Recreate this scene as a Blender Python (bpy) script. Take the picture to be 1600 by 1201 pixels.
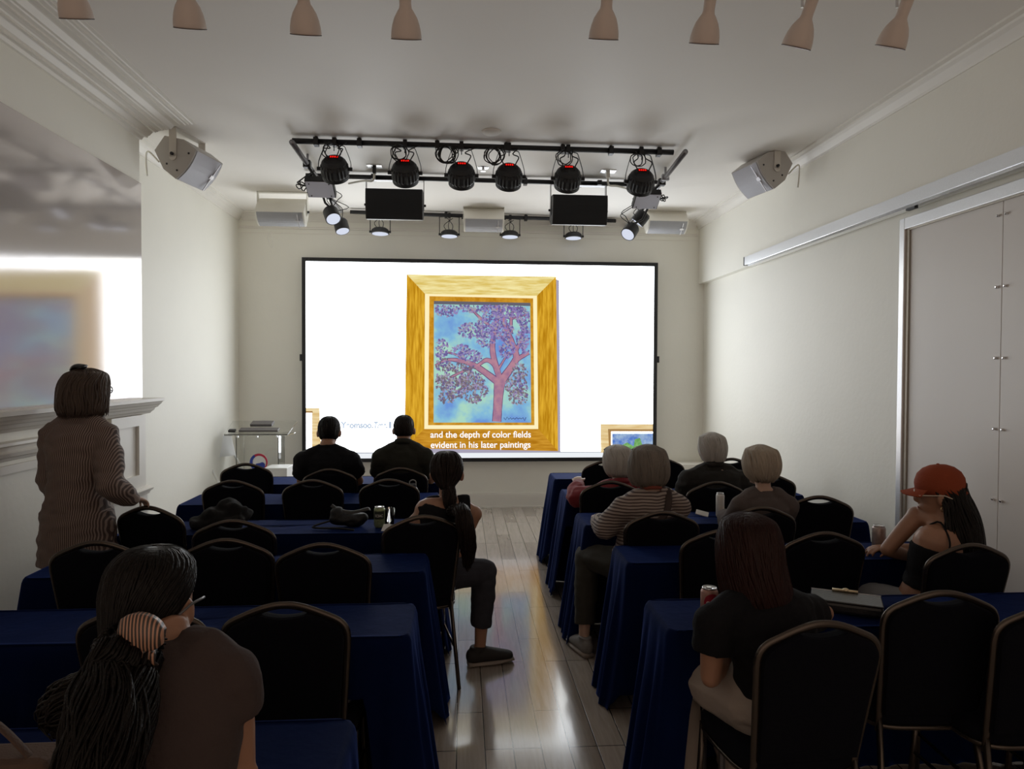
import bpy, math, random
from mathutils import Vector, Matrix, Quaternion, noise
random.seed(7)
for o in list(bpy.data.objects): bpy.data.objects.remove(o)
scn = bpy.context.scene
COL = scn.collection
R = math.radians
V = Vector
# ------------------------------------------------------------------ camera, world, exposure
F = 1090.0; EYE = 1.70
YAW, PITCH, ROLL = R(4.09), R(-1.18), R(.25)
_f = V((math.sin(YAW)*math.cos(PITCH), math.cos(YAW)*math.cos(PITCH), math.sin(PITCH)))
_r0 = V((math.cos(YAW), -math.sin(YAW), 0)); _u0 = _r0.cross(_f)
_r = _r0*math.cos(ROLL)+_u0*math.sin(ROLL); _u = _r.cross(_f)
cam_d = bpy.data.cameras.new('camera'); cam = bpy.data.objects.new('camera', cam_d); COL.objects.link(cam)
cam_d.sensor_width = 36; cam_d.lens = F/1600*36; cam_d.clip_start = .05
M3 = Matrix((( _r.x, _u.x, -_f.x), (_r.y, _u.y, -_f.y), (_r.z, _u.z, -_f.z)))
cam.matrix_world = Matrix.Translation((0, 0, EYE)) @ M3.to_4x4()
scn.camera = cam
scn.cycles.max_bounces = 14; scn.cycles.diffuse_bounces = 9
SCREEN_K = 6.2           # radiance of the LED wall
WORLD_K = .46            # dim warm ambient fill, let in by leaving out the rear wall
scn.view_settings.view_transform = 'Standard'; scn.view_settings.look = 'None'
scn.view_settings.exposure = 0.0; scn.view_settings.gamma = 1
wd = bpy.data.worlds.new('world'); scn.world = wd; wd.use_nodes = True
wd.node_tree.nodes['Background'].inputs[0].default_value = (1, .76, .60, 1)
wd.node_tree.nodes['Background'].inputs[1].default_value = WORLD_K
def ray(px, py): return _f + _r*((px-800)/F) + _u*((600.5-py)/F)
CC = V((0, 0, EYE))
def aZ(px, py, z): d = ray(px, py); return CC+d*((z-EYE)/d.z)
def aY(px, py, y): d = ray(px, py); return CC+d*(y/d.y)
def aX(px, py, x): d = ray(px, py); return CC+d*(x/d.x)
BACK, XL, XB, XR, XS, ZC = 8.60, -2.68, -2.45, 3.03, 2.96, 3.57   # far wall, left wall, chimney breast, right wall, soffit, ceiling
YB = 5.52; REAR = -1.6
# ------------------------------------------------------------------ materials
def lin(c):
    return tuple((x/12.92 if x <= .04045 else ((x+.055)/1.055)**2.4) for x in [v/255 for v in c])
MC = {}
def mat(name, col, rough=.6, metal=0, spec=.5, var=.0, vscale=6, bump=0, bscale=60, sheen=0, coat=0, alpha=None, trans=0, stretch=None):
    if name in MC: return MC[name]
    m = bpy.data.materials.new(name); m.use_nodes = True; nt = m.node_tree; b = nt.nodes['Principled BSDF']
    b.inputs['Base Color'].default_value = (*col, 1); b.inputs['Roughness'].default_value = rough
    b.inputs['Metallic'].default_value = metal; b.inputs['Specular IOR Level'].default_value = spec
    if sheen: b.inputs['Sheen Weight'].default_value = sheen; b.inputs['Sheen Roughness'].default_value = .35; mc = max(col); b.inputs['Sheen Tint'].default_value = (*[c/mc*.9+.06 for c in col], 1)
    if coat: b.inputs['Coat Weight'].default_value = coat
    if trans: b.inputs['Transmission Weight'].default_value = trans
    tc = nt.nodes.new('ShaderNodeTexCoord'); src = tc.outputs['Object']
    if stretch:
        mp = nt.nodes.new('ShaderNodeMapping'); mp.inputs['Scale'].default_value = stretch
        nt.links.new(src, mp.inputs[0]); src = mp.outputs[0]
    if var or True:
        n = nt.nodes.new('ShaderNodeTexNoise'); n.inputs['Scale'].default_value = vscale; n.inputs['Detail'].default_value = 4
        nt.links.new(src, n.inputs['Vector'])
        mx = nt.nodes.new('ShaderNodeMix'); mx.data_type = 'RGBA'
        v = max(var, .03)
        mx.inputs[6].default_value = (*[c*(1-v) for c in col], 1); mx.inputs[7].default_value = (*[min(1, c*(1+v)) for c in col], 1)
        nt.links.new(n.outputs['Fac'], mx.inputs[0]); nt.links.new(mx.outputs[2], b.inputs['Base Color'])
    if bump:
        n2 = nt.nodes.new('ShaderNodeTexNoise'); n2.inputs['Scale'].default_value = bscale; n2.inputs['Detail'].default_value = 3
        nt.links.new(src, n2.inputs['Vector'])
        bp = nt.nodes.new('ShaderNodeBump'); bp.inputs['Strength'].default_value = bump; bp.inputs['Distance'].default_value = .01
        nt.links.new(n2.outputs['Fac'], bp.inputs['Height']); nt.links.new(bp.outputs[0], b.inputs['Normal'])
    MC[name] = m; return m
def emis(name, rgb, k=1.0, sample=False, noise_amt=0, nscale=5, stretch=(1, 1, 1), rgb2=None):
    if name in MC: return MC[name]
    m = bpy.data.materials.new(name); m.use_nodes = True; nt = m.node_tree; nt.nodes.clear()
    out = nt.nodes.new('ShaderNodeOutputMaterial'); e = nt.nodes.new('ShaderNodeEmission')
    c = lin(rgb); e.inputs[0].default_value = (*c, 1); e.inputs[1].default_value = k
    nt.links.new(e.outputs[0], out.inputs[0])
    if rgb2:
        tc = nt.nodes.new('ShaderNodeTexCoord'); mp = nt.nodes.new('ShaderNodeMapping'); mp.inputs['Scale'].default_value = stretch
        n = nt.nodes.new('ShaderNodeTexNoise'); n.inputs['Scale'].default_value = nscale; n.inputs['Detail'].default_value = 5
        mx = nt.nodes.new('ShaderNodeMix'); mx.data_type = 'RGBA'; mx.inputs[6].default_value = (*c, 1); mx.inputs[7].default_value = (*lin(rgb2), 1)
        rp = nt.nodes.new('ShaderNodeMapRange'); rp.inputs[1].default_value = .35; rp.inputs[2].default_value = .65
        nt.links.new(tc.outputs['Object'], mp.inputs[0]); nt.links.new(mp.outputs[0], n.inputs['Vector']); nt.links.new(n.outputs['Fac'], rp.inputs[0])
        nt.links.new(rp.outputs[0], mx.inputs[0]); nt.links.new(mx.outputs[2], e.inputs[0])
    m.cycles.emission_sampling = 'FRONT_BACK' if sample else 'NONE'
    MC[name] = m; return m
def stripes(name, c1, c2, axis, freq, rough=.8, duty=.5, jag=.012):
    m = bpy.data.materials.new(name); m.use_nodes = True; nt = m.node_tree; b = nt.nodes['Principled BSDF']; b.inputs['Roughness'].default_value = rough
    tc = nt.nodes.new('ShaderNodeTexCoord'); sp = nt.nodes.new('ShaderNodeSeparateXYZ'); n = nt.nodes.new('ShaderNodeTexNoise'); n.inputs['Scale'].default_value = 5
    nt.links.new(tc.outputs['Object'], sp.inputs[0]); nt.links.new(tc.outputs['Object'], n.inputs['Vector'])
    a = nt.nodes.new('ShaderNodeMath'); a.operation = 'MULTIPLY_ADD'; nt.links.new(n.outputs['Fac'], a.inputs[0]); a.inputs[1].default_value = jag*2; nt.links.new(sp.outputs[axis], a.inputs[2])
    f = nt.nodes.new('ShaderNodeMath'); f.operation = 'MULTIPLY'; nt.links.new(a.outputs[0], f.inputs[0]); f.inputs[1].default_value = freq
    fr = nt.nodes.new('ShaderNodeMath'); fr.operation = 'FRACT'; nt.links.new(f.outputs[0], fr.inputs[0])
    gt = nt.nodes.new('ShaderNodeMath'); gt.operation = 'GREATER_THAN'; nt.links.new(fr.outputs[0], gt.inputs[0]); gt.inputs[1].default_value = duty
    mx = nt.nodes.new('ShaderNodeMix'); mx.data_type = 'RGBA'; mx.inputs[6].default_value = (*c1, 1); mx.inputs[7].default_value = (*c2, 1)
    nt.links.new(gt.outputs[0], mx.inputs[0]); nt.links.new(mx.outputs[2], b.inputs['Base Color']); return m
def wood_floor():
    m = bpy.data.materials.new('grey_oak_planks'); m.use_nodes = True; nt = m.node_tree; b = nt.nodes['Principled BSDF']
    tc = nt.nodes.new('ShaderNodeTexCoord'); mp = nt.nodes.new('ShaderNodeMapping'); mp.inputs['Rotation'].default_value = (0, 0, R(90)); mp.inputs['Location'].default_value = (.3, .02, 0)
    br = nt.nodes.new('ShaderNodeTexBrick'); br.inputs['Scale'].default_value = 1; br.inputs['Brick Width'].default_value = .93; br.inputs['Row Height'].default_value = .127
    br.inputs['Mortar Size'].default_value = .0028; br.inputs['Mortar Smooth'].default_value = .2; br.offset = .37; br.offset_frequency = 3
    br.inputs['Color1'].default_value = (.33, .285, .245, 1); br.inputs['Color2'].default_value = (.50, .445, .39, 1); br.inputs['Mortar'].default_value = (.03, .025, .02, 1)
    nt.links.new(tc.outputs['Object'], mp.inputs[0]); nt.links.new(mp.outputs[0], br.inputs['Vector'])
    m2 = nt.nodes.new('ShaderNodeMapping'); m2.inputs['Scale'].default_value = (22, 1.6, 1)
    n = nt.nodes.new('ShaderNodeTexNoise'); n.inputs['Scale'].default_value = 2.2; n.inputs['Detail'].default_value = 6; n.inputs['Distortion'].default_value = .8
    nt.links.new(tc.outputs['Object'], m2.inputs[0]); nt.links.new(m2.outputs[0], n.inputs['Vector'])
    mx = nt.nodes.new('ShaderNodeMix'); mx.data_type = 'RGBA'; mx.blend_type = 'MULTIPLY'; mx.inputs[0].default_value = .4
    cr = nt.nodes.new('ShaderNodeValToRGB'); cr.color_ramp.elements[0].color = (.6, .57, .53, 1); cr.color_ramp.elements[1].color = (1, 1, 1, 1); cr.color_ramp.elements[0].position = .35; cr.color_ramp.elements[1].position = .62
    nt.links.new(n.outputs['Fac'], cr.inputs[0]); nt.links.new(br.outputs['Color'], mx.inputs[6]); nt.links.new(cr.outputs[0], mx.inputs[7]); nt.links.new(mx.outputs[2], b.inputs['Base Color'])
    rr = nt.nodes.new('ShaderNodeMapRange'); rr.inputs[3].default_value = .13; rr.inputs[4].default_value = .26; nt.links.new(n.outputs['Fac'], rr.inputs[0]); nt.links.new(rr.outputs[0], b.inputs['Roughness'])
    ad = nt.nodes.new('ShaderNodeMath'); ad.operation = 'MULTIPLY_ADD'; nt.links.new(br.outputs['Fac'], ad.inputs[0]); ad.inputs[1].default_value = -1.0
    s2 = nt.nodes.new('ShaderNodeMath'); s2.operation = 'MULTIPLY'; s2.inputs[1].default_value = .25; nt.links.new(n.outputs['Fac'], s2.inputs[0]); nt.links.new(s2.outputs[0], ad.inputs[2])
    bp = nt.nodes.new('ShaderNodeBump'); bp.inputs['Strength'].default_value = .35; bp.inputs['Distance'].default_value = .004
    nt.links.new(ad.outputs[0], bp.inputs['Height']); nt.links.new(bp.outputs[0], b.inputs['Normal'])
    b.inputs['Specular IOR Level'].default_value = .9; b.inputs['Coat Weight'].default_value = .7; b.inputs['Coat Roughness'].default_value = .1
    return m
WALL = mat('cream_wall_paint', (.90, .885, .81), .55, var=.03, vscale=2, bump=.12, bscale=25)
CEIL = mat('white_ceiling_paint', (.90, .87, .825), .6, var=.03, vscale=1.3)
TRIM = mat('cream_trim_paint', (.86, .83, .77), .45, var=.03)
PANEL = mat('plastic_sheet_panel', (.80, .765, .735), .38, var=.03, vscale=2, bump=.08, bscale=9)
GLOSS = mat('glossy_grey_film', (.70, .65, .63), .10, metal=.36, spec=.75, var=.05, vscale=1.2, bump=.02, bscale=6)
ALU = mat('brushed_aluminium', (.84, .85, .88), .33, metal=.75, var=.06, stretch=(1, 20, 20))
CHROME = mat('polished_steel', (.75, .75, .76), .2, metal=1)
FLOOR = wood_floor()
BLACK = mat('black_powder_coat', (.012, .012, .014), .45, bump=.1, bscale=120)
BLACKG = mat('black_speaker_grille', (.006, .006, .008), .6, bump=.5, bscale=400)
CABLE = mat('black_rubber_cable', (.01, .01, .01), .5)
PIPEM = mat('dull_steel_pipe', (.33, .33, .35), .35, metal=.8, var=.2, vscale=30)
WHITEP = mat('white_speaker_plastic', (.80, .78, .71), .45, var=.03)
GREYG = mat('grey_speaker_grille', (.42, .42, .44), .5, metal=.3, var=.15, vscale=200, bump=.4, bscale=500)
GREYS = mat('grey_speaker_side', (.50, .475, .45), .5)
SILV = mat('silver_edge', (.85, .85, .88), .25, metal=.6)
PINKW = mat('offwhite_lamp_enamel', (.72, .62, .56), .4)
FAB = mat('black_chair_fabric', (.004, .0045, .008), .95, spec=.12, bump=.3, bscale=500, var=.2, vscale=90)
BRONZE = mat('bronze_chair_metal', (.10, .083, .070), .27, metal=.85, var=.15, vscale=12)
VELVET = mat('navy_velvet', (.0010, .0066, .042), .8, spec=.06, sheen=.22, var=.25, vscale=7, bump=.25, bscale=18)
WLEN = mat('spot_lens', (.75, .77, .82), .25, coat=.5)
ACRYL = mat('clear_acrylic', (.93, .94, .93), .04, trans=1.0); ACRYL.node_tree.nodes['Principled BSDF'].inputs['IOR'].default_value = 1.3
WHITE = mat('white_plastic', (.82, .82, .80), .4)
# ------------------------------------------------------------------ mesh helpers
class MB:
    def __init__(s): s.v = []; s.f = []; s.m = []
    def add(s, vs, fs, mi=0):
        n = len(s.v); s.v += [V(p) for p in vs]; s.f += [[i+n for i in f] for f in fs]; s.m += [mi]*len(fs); return s
    def box(s, lo, hi, mi=0):
        x0, y0, z0 = lo; x1, y1, z1 = hi
        return s.add([(x0,y0,z0),(x1,y0,z0),(x1,y1,z0),(x0,y1,z0),(x0,y0,z1),(x1,y0,z1),(x1,y1,z1),(x0,y1,z1)],
              [(0,3,2,1),(4,5,6,7),(0,1,5,4),(1,2,6,5),(2,3,7,6),(3,0,4,7)], mi)
    def rings(s, rings, close=True, cap=True, mi=0):
        k = len(rings[0]); vs = [p for r in rings for p in r]; fs = []
        for i in range(len(rings)-1):
            for j in range(k if close else k-1):
                a = i*k+j; b = i*k+(j+1) % k; fs.append((a, b, b+k, a+k))
        if cap and close: fs += [tuple(range(k))[::-1], tuple(range((len(rings)-1)*k, len(rings)*k))]
        return s.add(vs, fs, mi)
    def tube(s, pts, rad, seg=8, side=None, mi=0, round_=False, closed=False):
        """pts: points; rad: number, or list of numbers / (a,b); side: direction of the a axis"""
        P = [V(p) for p in pts]; n = len(P)
        if not isinstance(rad, (list, tuple)) or (isinstance(rad, tuple) and len(rad) == 2 and n != 2): rad = [rad]*n
        T = []
        for i in range(n):
            if closed: t = P[(i+1) % n]-P[i-1]
            else: t = P[min(i+1, n-1)]-P[max(i-1, 0)]
            T.append(t.normalized() if t.length > 1e-9 else V((0, 0, 1)))
        if side is None:
            a = T[0].orthogonal().normalized()
        else: a = V(side)
        out = []
        RR = list(rad)
        if round_:
            r0 = RR[0] if not isinstance(RR[0], (tuple, list)) else min(RR[0]); r1 = RR[-1] if not isinstance(RR[-1], (tuple, list)) else min(RR[-1])
            sc = lambda r, k: r*k if not isinstance(r, (tuple, list)) else (r[0]*k, r[1]*k)
            P = [P[0]-T[0]*r0, P[0]-T[0]*r0*.75]+P+[P[-1]+T[-1]*r1*.75, P[-1]+T[-1]*r1]
            RR = [sc(RR[0], .25), sc(RR[0], .7)]+RR+[sc(RR[-1], .7), sc(RR[-1], .25)]
            T = [T[0]]*2+T+[T[-1]]*2
        for i in range(len(P)):
            if side is None or i:
                a = a-T[i]*a.dot(T[i])
            else: a = a-T[i]*a.dot(T[i])
            if a.length < 1e-6: a = T[i].orthogonal()
            a.normalize(); b = T[i].cross(a)
            r = RR[i]; ra, rb = (r if isinstance(r, (tuple, list)) else (r, r))
            out.append([P[i]+a*(ra*math.cos(q))+b*(rb*math.sin(q)) for q in [2*math.pi*j/seg for j in range(seg)]])
        if closed: out.append(out[0]); return s.rings(out, cap=False, mi=mi)
        return s.rings(out, mi=mi)
    def ell(s, c, r, seg=16, rg=10, M=None, mi=0):
        c = V(c); rs = []
        for i in range(rg+1):
            t = math.pi*(i/rg); t = min(max(t, .03), math.pi-.03)
            ring = []
            for j in range(seg):
                q = 2*math.pi*j/seg; p = V((r[0]*math.sin(t)*math.cos(q), r[1]*math.sin(t)*math.sin(q), -r[2]*math.cos(t)))
                ring.append(c+(M @ p if M else p))
            rs.append(ring)
        return s.rings(rs, mi=mi)
    def lathe(s, prof, c=(0, 0, 0), M=None, seg=24, mi=0, cap=True):
        c = V(c); rs = [[c+((M @ V((r*math.cos(q), r*math.sin(q), z))) if M else V((r*math.cos(q), r*math.sin(q), z))) for q in [2*math.pi*j/seg for j in range(seg)]] for r, z in prof]
        return s.rings(rs, cap=cap, mi=mi)
    def prism(s, poly, a, b, axis='y', mi=0):
        """poly 2D extruded along axis from a to b. y: poly=(x,z); x: poly=(y,z); z: poly=(x,y)"""
        g = {'y': lambda p, t: (p[0], t, p[1]), 'x': lambda p, t: (t, p[0], p[1]), 'z': lambda p, t: (p[0], p[1], t)}[axis]
        return s.rings([[V(g(p, a)) for p in poly], [V(g(p, b)) for p in poly]], mi=mi)
def build(name, mb, ms, parent=None, smooth=False, loc=None, bevel=0):
    me = bpy.data.meshes.new(name); me.from_pydata([tuple(p) for p in mb.v], [], mb.f); me.update()
    if not isinstance(ms, (list, tuple)): ms = [ms]
    for m in ms: me.materials.append(m)
    if len(ms) > 1: me.polygons.foreach_set('material_index', mb.m)
    import bmesh
    bm = bmesh.new(); bm.from_mesh(me); bmesh.ops.recalc_face_normals(bm, faces=bm.faces); bm.to_mesh(me); bm.free()
    if smooth: me.polygons.foreach_set('use_smooth', [True]*len(me.polygons))
    o = bpy.data.objects.new(name, me); COL.objects.link(o)
    if parent: o.parent = parent
    if loc: o.location = loc
    if bevel:
        b = o.modifiers.new('bevel', 'BEVEL'); b.width = bevel; b.segments = 2; b.limit_method = 'ANGLE'
    return o
def fuse(name, mb, m, parent=None, voxel=.009, it=3, keep=None, fac=.5, wr=0):
    o = build('tmp', mb, m); md = o.modifiers.new('r', 'REMESH'); md.mode = 'VOXEL'; md.voxel_size = voxel
    sm = o.modifiers.new('s', 'SMOOTH'); sm.factor = fac; sm.iterations = it
    bpy.context.view_layer.update(); dg = bpy.context.evaluated_depsgraph_get()
    me = bpy.data.meshes.new_from_object(o.evaluated_get(dg)); bpy.data.objects.remove(o); me.name = name
    if wr:
        vs = me.vertices
        nn = [v.normal.copy() for v in vs]
        for v, n in zip(vs, nn):
            p = v.co; v.co = p+n*(wr*(noise.noise(V((p.x*9, p.y*9, p.z*22)))+.5*noise.noise(V((p.x*23+5, p.y*20, p.z*30)))))
    me.polygons.foreach_set('use_smooth', [True]*len(me.polygons))
    o = bpy.data.objects.new(name, me); COL.objects.link(o)
    if parent: o.parent = parent
    return o
def empty(name, loc=(0, 0, 0), rz=0):
    o = bpy.data.objects.new(name, None); COL.objects.link(o); o.location = loc; o.rotation_euler = (0, 0, rz); o.empty_display_size = .1; return o
def tag(o, label, cat, group=None, kind=None):
    o['label'] = label; o['category'] = cat
    if group: o['group'] = group
    if kind: o['kind'] = kind
    return o
def struct(name, mb, m, label, cat=None, parent=None, **k):
    o = build(name, mb, m, parent, **k)
    if parent is None: o['kind'] = 'structure'; o['label'] = label; o['category'] = cat or name.split('_')[0]
    return o
def copy_tree(o, parent=None):
    c = o.copy(); COL.objects.link(c); c.parent = parent
    for ch in [x for x in CH.get(o.name, [])]: copy_tree(ch, c)
    return c
CH = {}
def index_children(o):
    CH[o.name] = list(o.children)
    for c in o.children: index_children(c)
def smoothpath(pts, n=4, closed=False):
    P = [V(p) for p in pts]; out = []; N = len(P)
    for i in range(N if closed else N-1):
        g = (lambda k: P[k % N]) if closed else (lambda k: P[min(max(k, 0), N-1)])
        a, b, c, d = g(i-1), g(i), g(i+1), g(i+2)
        for j in range(n):
            t = j/n; out.append(.5*((2*b)+(c-a)*t+(2*a-5*b+4*c-d)*t*t+(3*b-a-3*c+d)*t**3))
    if not closed: out.append(P[-1])
    return out
# ------------------------------------------------------------------ the room
struct('floor', MB().box((XL-.3, REAR, -.1), (XR+.3, BACK+.2, 0)), FLOOR, 'glossy grey-brown wooden plank floor with an open aisle')
struct('ceiling', MB().box((XL-.3, REAR, ZC), (XR+.3, BACK+.2, ZC+.1)), CEIL, 'plain off-white ceiling')
struct('wall_back', MB().box((XL-.3, BACK, 0), (XR+.3, BACK+.2, ZC)), WALL, 'cream end wall behind the large screen', 'wall')
struct('wall_left', MB().box((XL-.3, YB, 0), (XL, BACK, ZC)), WALL, 'cream left wall between chimney breast and screen wall', 'wall')
struct('wall_right', MB().box((XR, REAR, 0), (XR+.3, BACK, ZC)), WALL, 'cream right wall below the overhanging soffit', 'wall')
struct('wall_soffit', MB().box((XS, REAR, 2.79), (XR-.002, BACK-.002, ZC-.002)), WALL, 'cream soffit face overhanging the right wall', 'wall')
struct('wall_chimney', MB().box((XL-.3, REAR, 0), (XB, YB, ZC)), WALL, 'cream chimney breast on the left, above and below the mantel', 'wall')
# cornices
def profile(mb, prof, x, sx, y0, y1, z=ZC):
    poly = [(x, z)]+[(x+sx*a, z+b) for a, b in prof]
    mb.prism(poly, y0, y1, 'y')
small = [(0, -.095), (.012, -.095), (.018, -.08), (.05, -.045), (.07, -.03), (.075, -.018), (.105, -.012), (.108, 0)]
mb = MB(); profile(mb, small, XS, -1, REAR, BACK-.001); struct('trim_1', mb, TRIM, 'cream crown moulding along the right wall', 'moulding')
mb = MB(); profile(mb, small, XL, 1, YB+.02, BACK-.001); struct('trim_2', mb, TRIM, 'cream crown moulding along the far left wall', 'moulding')
mb = MB(); mb.prism([(BACK, ZC)]+[(BACK-a, ZC+b) for a, b in small], XL+.05, XS-.05, 'x'); struct('trim_3', mb, TRIM, 'cream crown moulding above the screen wall', 'moulding')
mb = MB().box((XL+.01, BACK-.014, 3.385), (XS-.01, BACK, 3.405)).box((XL+.01, BACK-.022, 3.405), (XS-.01, BACK, 3.415)).box((XL+.01, BACK-.006, 3.33), (XS-.01, BACK, 3.335))
struct('trim_4', mb, TRIM, 'thin picture rail under the crown moulding of the screen wall', 'moulding')
big = [(0, -.135), (.02, -.135), (.03, -.118), (.04, -.113), (.075, -.104), (.10, -.078), (.105, -.075), (.135, -.075), (.14, -.068), (.15, -.066), (.165, -.06), (.21, -.055), (.215, -.048), (.235, -.05), (.26, -.022), (.27, -.02), (.34, -.018), (.345, -.012), (.39, -.01), (.395, -.004), (.42, -.003), (.42, 0)]
mb = MB(); profile(mb, big, XB, 1, REAR, YB)
for q, (d, z) in enumerate([(.06, -.125), (.12, -.086), (.175, -.07), (.3, -.026), (.36, -.02)]):
    mb.box((XB+d, REAR, ZC+z), (XB+d+.012, YB-.02, ZC+z+.02))
struct('trim_5', mb, TRIM, 'deep stepped plaster cornice along the chimney breast', 'moulding')
# baseboards
mb = MB().box((XL+.016, BACK-.018, 0), (XR-.02, BACK, .165)).box((XL+.016, BACK-.012, .165), (XR-.02, BACK, .18)).box((XL+.016, BACK-.03, 0), (XR-.02, BACK, .02))
struct('baseboard_back', mb, TRIM, 'tall cream baseboard under the screen', 'baseboard')
struct('baseboard_left', MB().box((XL, YB, 0), (XL+.016, BACK, .17)), TRIM, 'cream baseboard of the far left wall', 'baseboard')
struct('baseboard_right', MB().box((XR-.016, 4.75, 0), (XR, BACK-.03, .17)), TRIM, 'cream baseboard of the right wall', 'baseboard')
# glossy panel over the mantel
o = build('reflective_panel', MB().box((XB+.001, REAR+.1, 1.475), (XB+.013, YB-.004, 3.106)), GLOSS); tag(o, 'large glossy grey panel above the mantel reflecting the screen', 'panel')
# mantel
mant = empty('fireplace_mantel', (XB, 4, 0)); tag(mant, 'cream painted fireplace mantel with moulded shelf, on the left wall', 'mantel')
def loc(mb, off): mb.v = [p-V(off) for p in mb.v]; return mb
mo = (XB, 4, 0)
prof = [(0, 1.475), (.14, 1.475), (.14, 1.452), (.125, 1.447), (.115, 1.43), (.10, 1.42), (.09, 1.405), (.07, 1.40), (.06, 1.38), (.045, 1.372), (.03, 1.355), (0, 1.35)]
build('shelf', loc(MB().prism([(XB+a, z) for a, z in prof], REAR+.1, YB+.09, 'y'), mo), TRIM, mant)
build('shelf_return', loc(MB().prism([(YB+a*.7, z-.0015) for a, z in prof[1:-1]]+[(YB, 1.3515), (YB, 1.4735)], XL+.02, XB-.001, 'x'), mo), TRIM, mant)
prof = [(0, 1.305), (.05, 1.30), (.055, 1.285), (.04, 1.275), (.035, 1.255), (.055, 1.245), (.05, 1.225), (.02, 1.215), (.015, 1.2), (0, 1.195)]
build('frieze_moulding', loc(MB().prism([(XB+a, z) for a, z in prof], REAR+.1, 5.0, 'y'), mo), TRIM, mant)
build('lower_frieze_strip', loc(MB().box((XB, REAR+.1, 1.13), (XB+.02, 5.0, 1.175)), mo), TRIM, mant)
pl = MB(); t = .035
pl.box((XB, 5.0, .78), (XB+t, 5.10, 1.35)).box((XB, 5.41, .78), (XB+t, YB-.003, 1.35)).box((XB, 5.10, 1.27), (XB+t, 5.41, 1.35)).box((XB, 5.10, .80), (XB+t, 5.41, .90)).box((XB, 5.10, .78), (XB+.012, 5.41, 1.35))
build('pilaster', loc(pl, mo), TRIM, mant)
prof = [(0, .80), (.05, .80), (.075, .785), (.07, .77), (.05, .76), (.045, .74), (0, .735)]
build('plinth_moulding', loc(MB().prism([(XB+a, z) for a, z in prof], 4.95, YB+.04, 'y'), mo), TRIM, mant)
build('plinth', loc(MB().box((XB, 4.97, 0), (XB+.045, YB-.002, .74)), mo), TRIM, mant)
# rail on soffit
rail = empty('sliding_door_rail', (XS, 4, 2.8)); tag(rail, 'long brushed aluminium track along the soffit of the right wall', 'rail')
ro = (XS, 4, 2.8)
build('cover', loc(MB().box((XS-.04, REAR+.2, 2.80), (XS, 7.08, 2.883)), ro), ALU, rail)
build('lower_channel', loc(MB().box((XS-.036, REAR+.2, 2.778), (XS+.02, 7.0, 2.784)).box((XS-.034, REAR+.2, 2.784), (XS-.03, 7.0, 2.80)), ro), CHROME, rail)
build('end_cap', loc(MB().box((XS-.042, 7.08, 2.797), (XS, 7.10, 2.885)), ro), BLACK, rail)
build('roller', loc(MB().box((XS-.03, 4.36, 2.765), (XS-.005, 4.45, 2.785)), ro), BLACK, rail)
# panelled screen / door on the right wall
YD = 4.60
dr = empty('door_1', (XR, 3, 0)); dr['kind'] = 'structure'; dr['label'] = 'pale covered doorway with metal frame on the right wall'; dr['category'] = 'door'
do = (XR, 3, 0)
build('door_frame', loc(MB().box((XR-.045, YD-.055, 0), (XR, YD, 2.74)).box((XR-.045, REAR+.2, 2.665), (XR, YD-.055, 2.74)), do), ALU, dr, bevel=.004)
build('inner_frame', loc(MB().box((XR-.03, YD-.085, 0), (XR-.001, YD-.055, 2.665)).box((XR-.028, REAR+.2, 2.655), (XR-.001, YD-.085, 2.665)), do), mat('dull_trim_metal', (.42, .38, .32), .4, metal=.6), dr)
JY = 3.71
build('panel', loc(MB().box((XR-.018, JY+.003, 0), (XR-.001, YD-.086, 2.655)), do), PANEL, dr)
build('panel', loc(MB().box((XR-.018, REAR+.2, 0), (XR-.001, JY-.003, 2.655)), do), PANEL, dr)
for z in (2.58, 2.18, 1.78, 1.38, .98):
    for dy in (.03, -.03):
        build('stud', loc(MB().lathe([(.008, 0), (.008, .012), (.004, .016)], (XR-.018, JY+dy, z), Matrix.Rotation(R(-90), 3, 'Y'), 10), do), CHROME, dr)
# low ledge in the far right corner
o = build('low_ledge', MB().box((2.58, BACK-.28, 0), (XR-.02, BACK-.032, .52)).box((2.55, BACK-.30, .52), (XR-.018, BACK-.032, .56)), TRIM); tag(o, 'low cream boxed ledge in the far right corner', 'ledge')
# ------------------------------------------------------------------ LED wall and what it shows
YS = BACK-.085
scr = empty('video_screen', (.24, BACK, .56)); tag(scr, 'huge wall-mounted screen showing a gold-framed tree painting', 'screen')
so = (.24, BACK, .56)
def S(px, py, k=0): p = aY(px, py, YS-.0015*k); return p
x0, x1, z0, z1 = aY(472, 500, YS).x, aY(1027, 500, YS).x, aY(700, 721, YS).z, aY(700, 405.5, YS).z
bz = .045
b = MB().box((x0, YS-.012, z0), (x1, BACK, z0+bz)).box((x0, YS-.012, z1-bz), (x1, BACK, z1)).box((x0, YS-.012, z0+bz), (x0+bz, BACK, z1-bz)).box((x1-bz, YS-.012, z0+bz), (x1, BACK, z1-bz)).box((x0+bz, YS+.004, z0+bz), (x1-bz, BACK, z1-bz))
build('bezel', loc(b, so), BLACK, scr)
for xx in (x0-.03, x1): build('side_bracket', loc(MB().box((xx, YS, 1.80), (xx+.03, YS+.05, 1.88)), so), BLACK, scr)
dx0, dx1, dz0, dz1 = x0+bz, x1-bz, z0+bz, z1-bz
def quad(name, pts, k, m, rel=True):
    mb = MB(); mb.add([S(p[0], p[1], k) for p in pts], [tuple(range(len(pts)))]); return build(name, loc(mb, so), m, scr)
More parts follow.
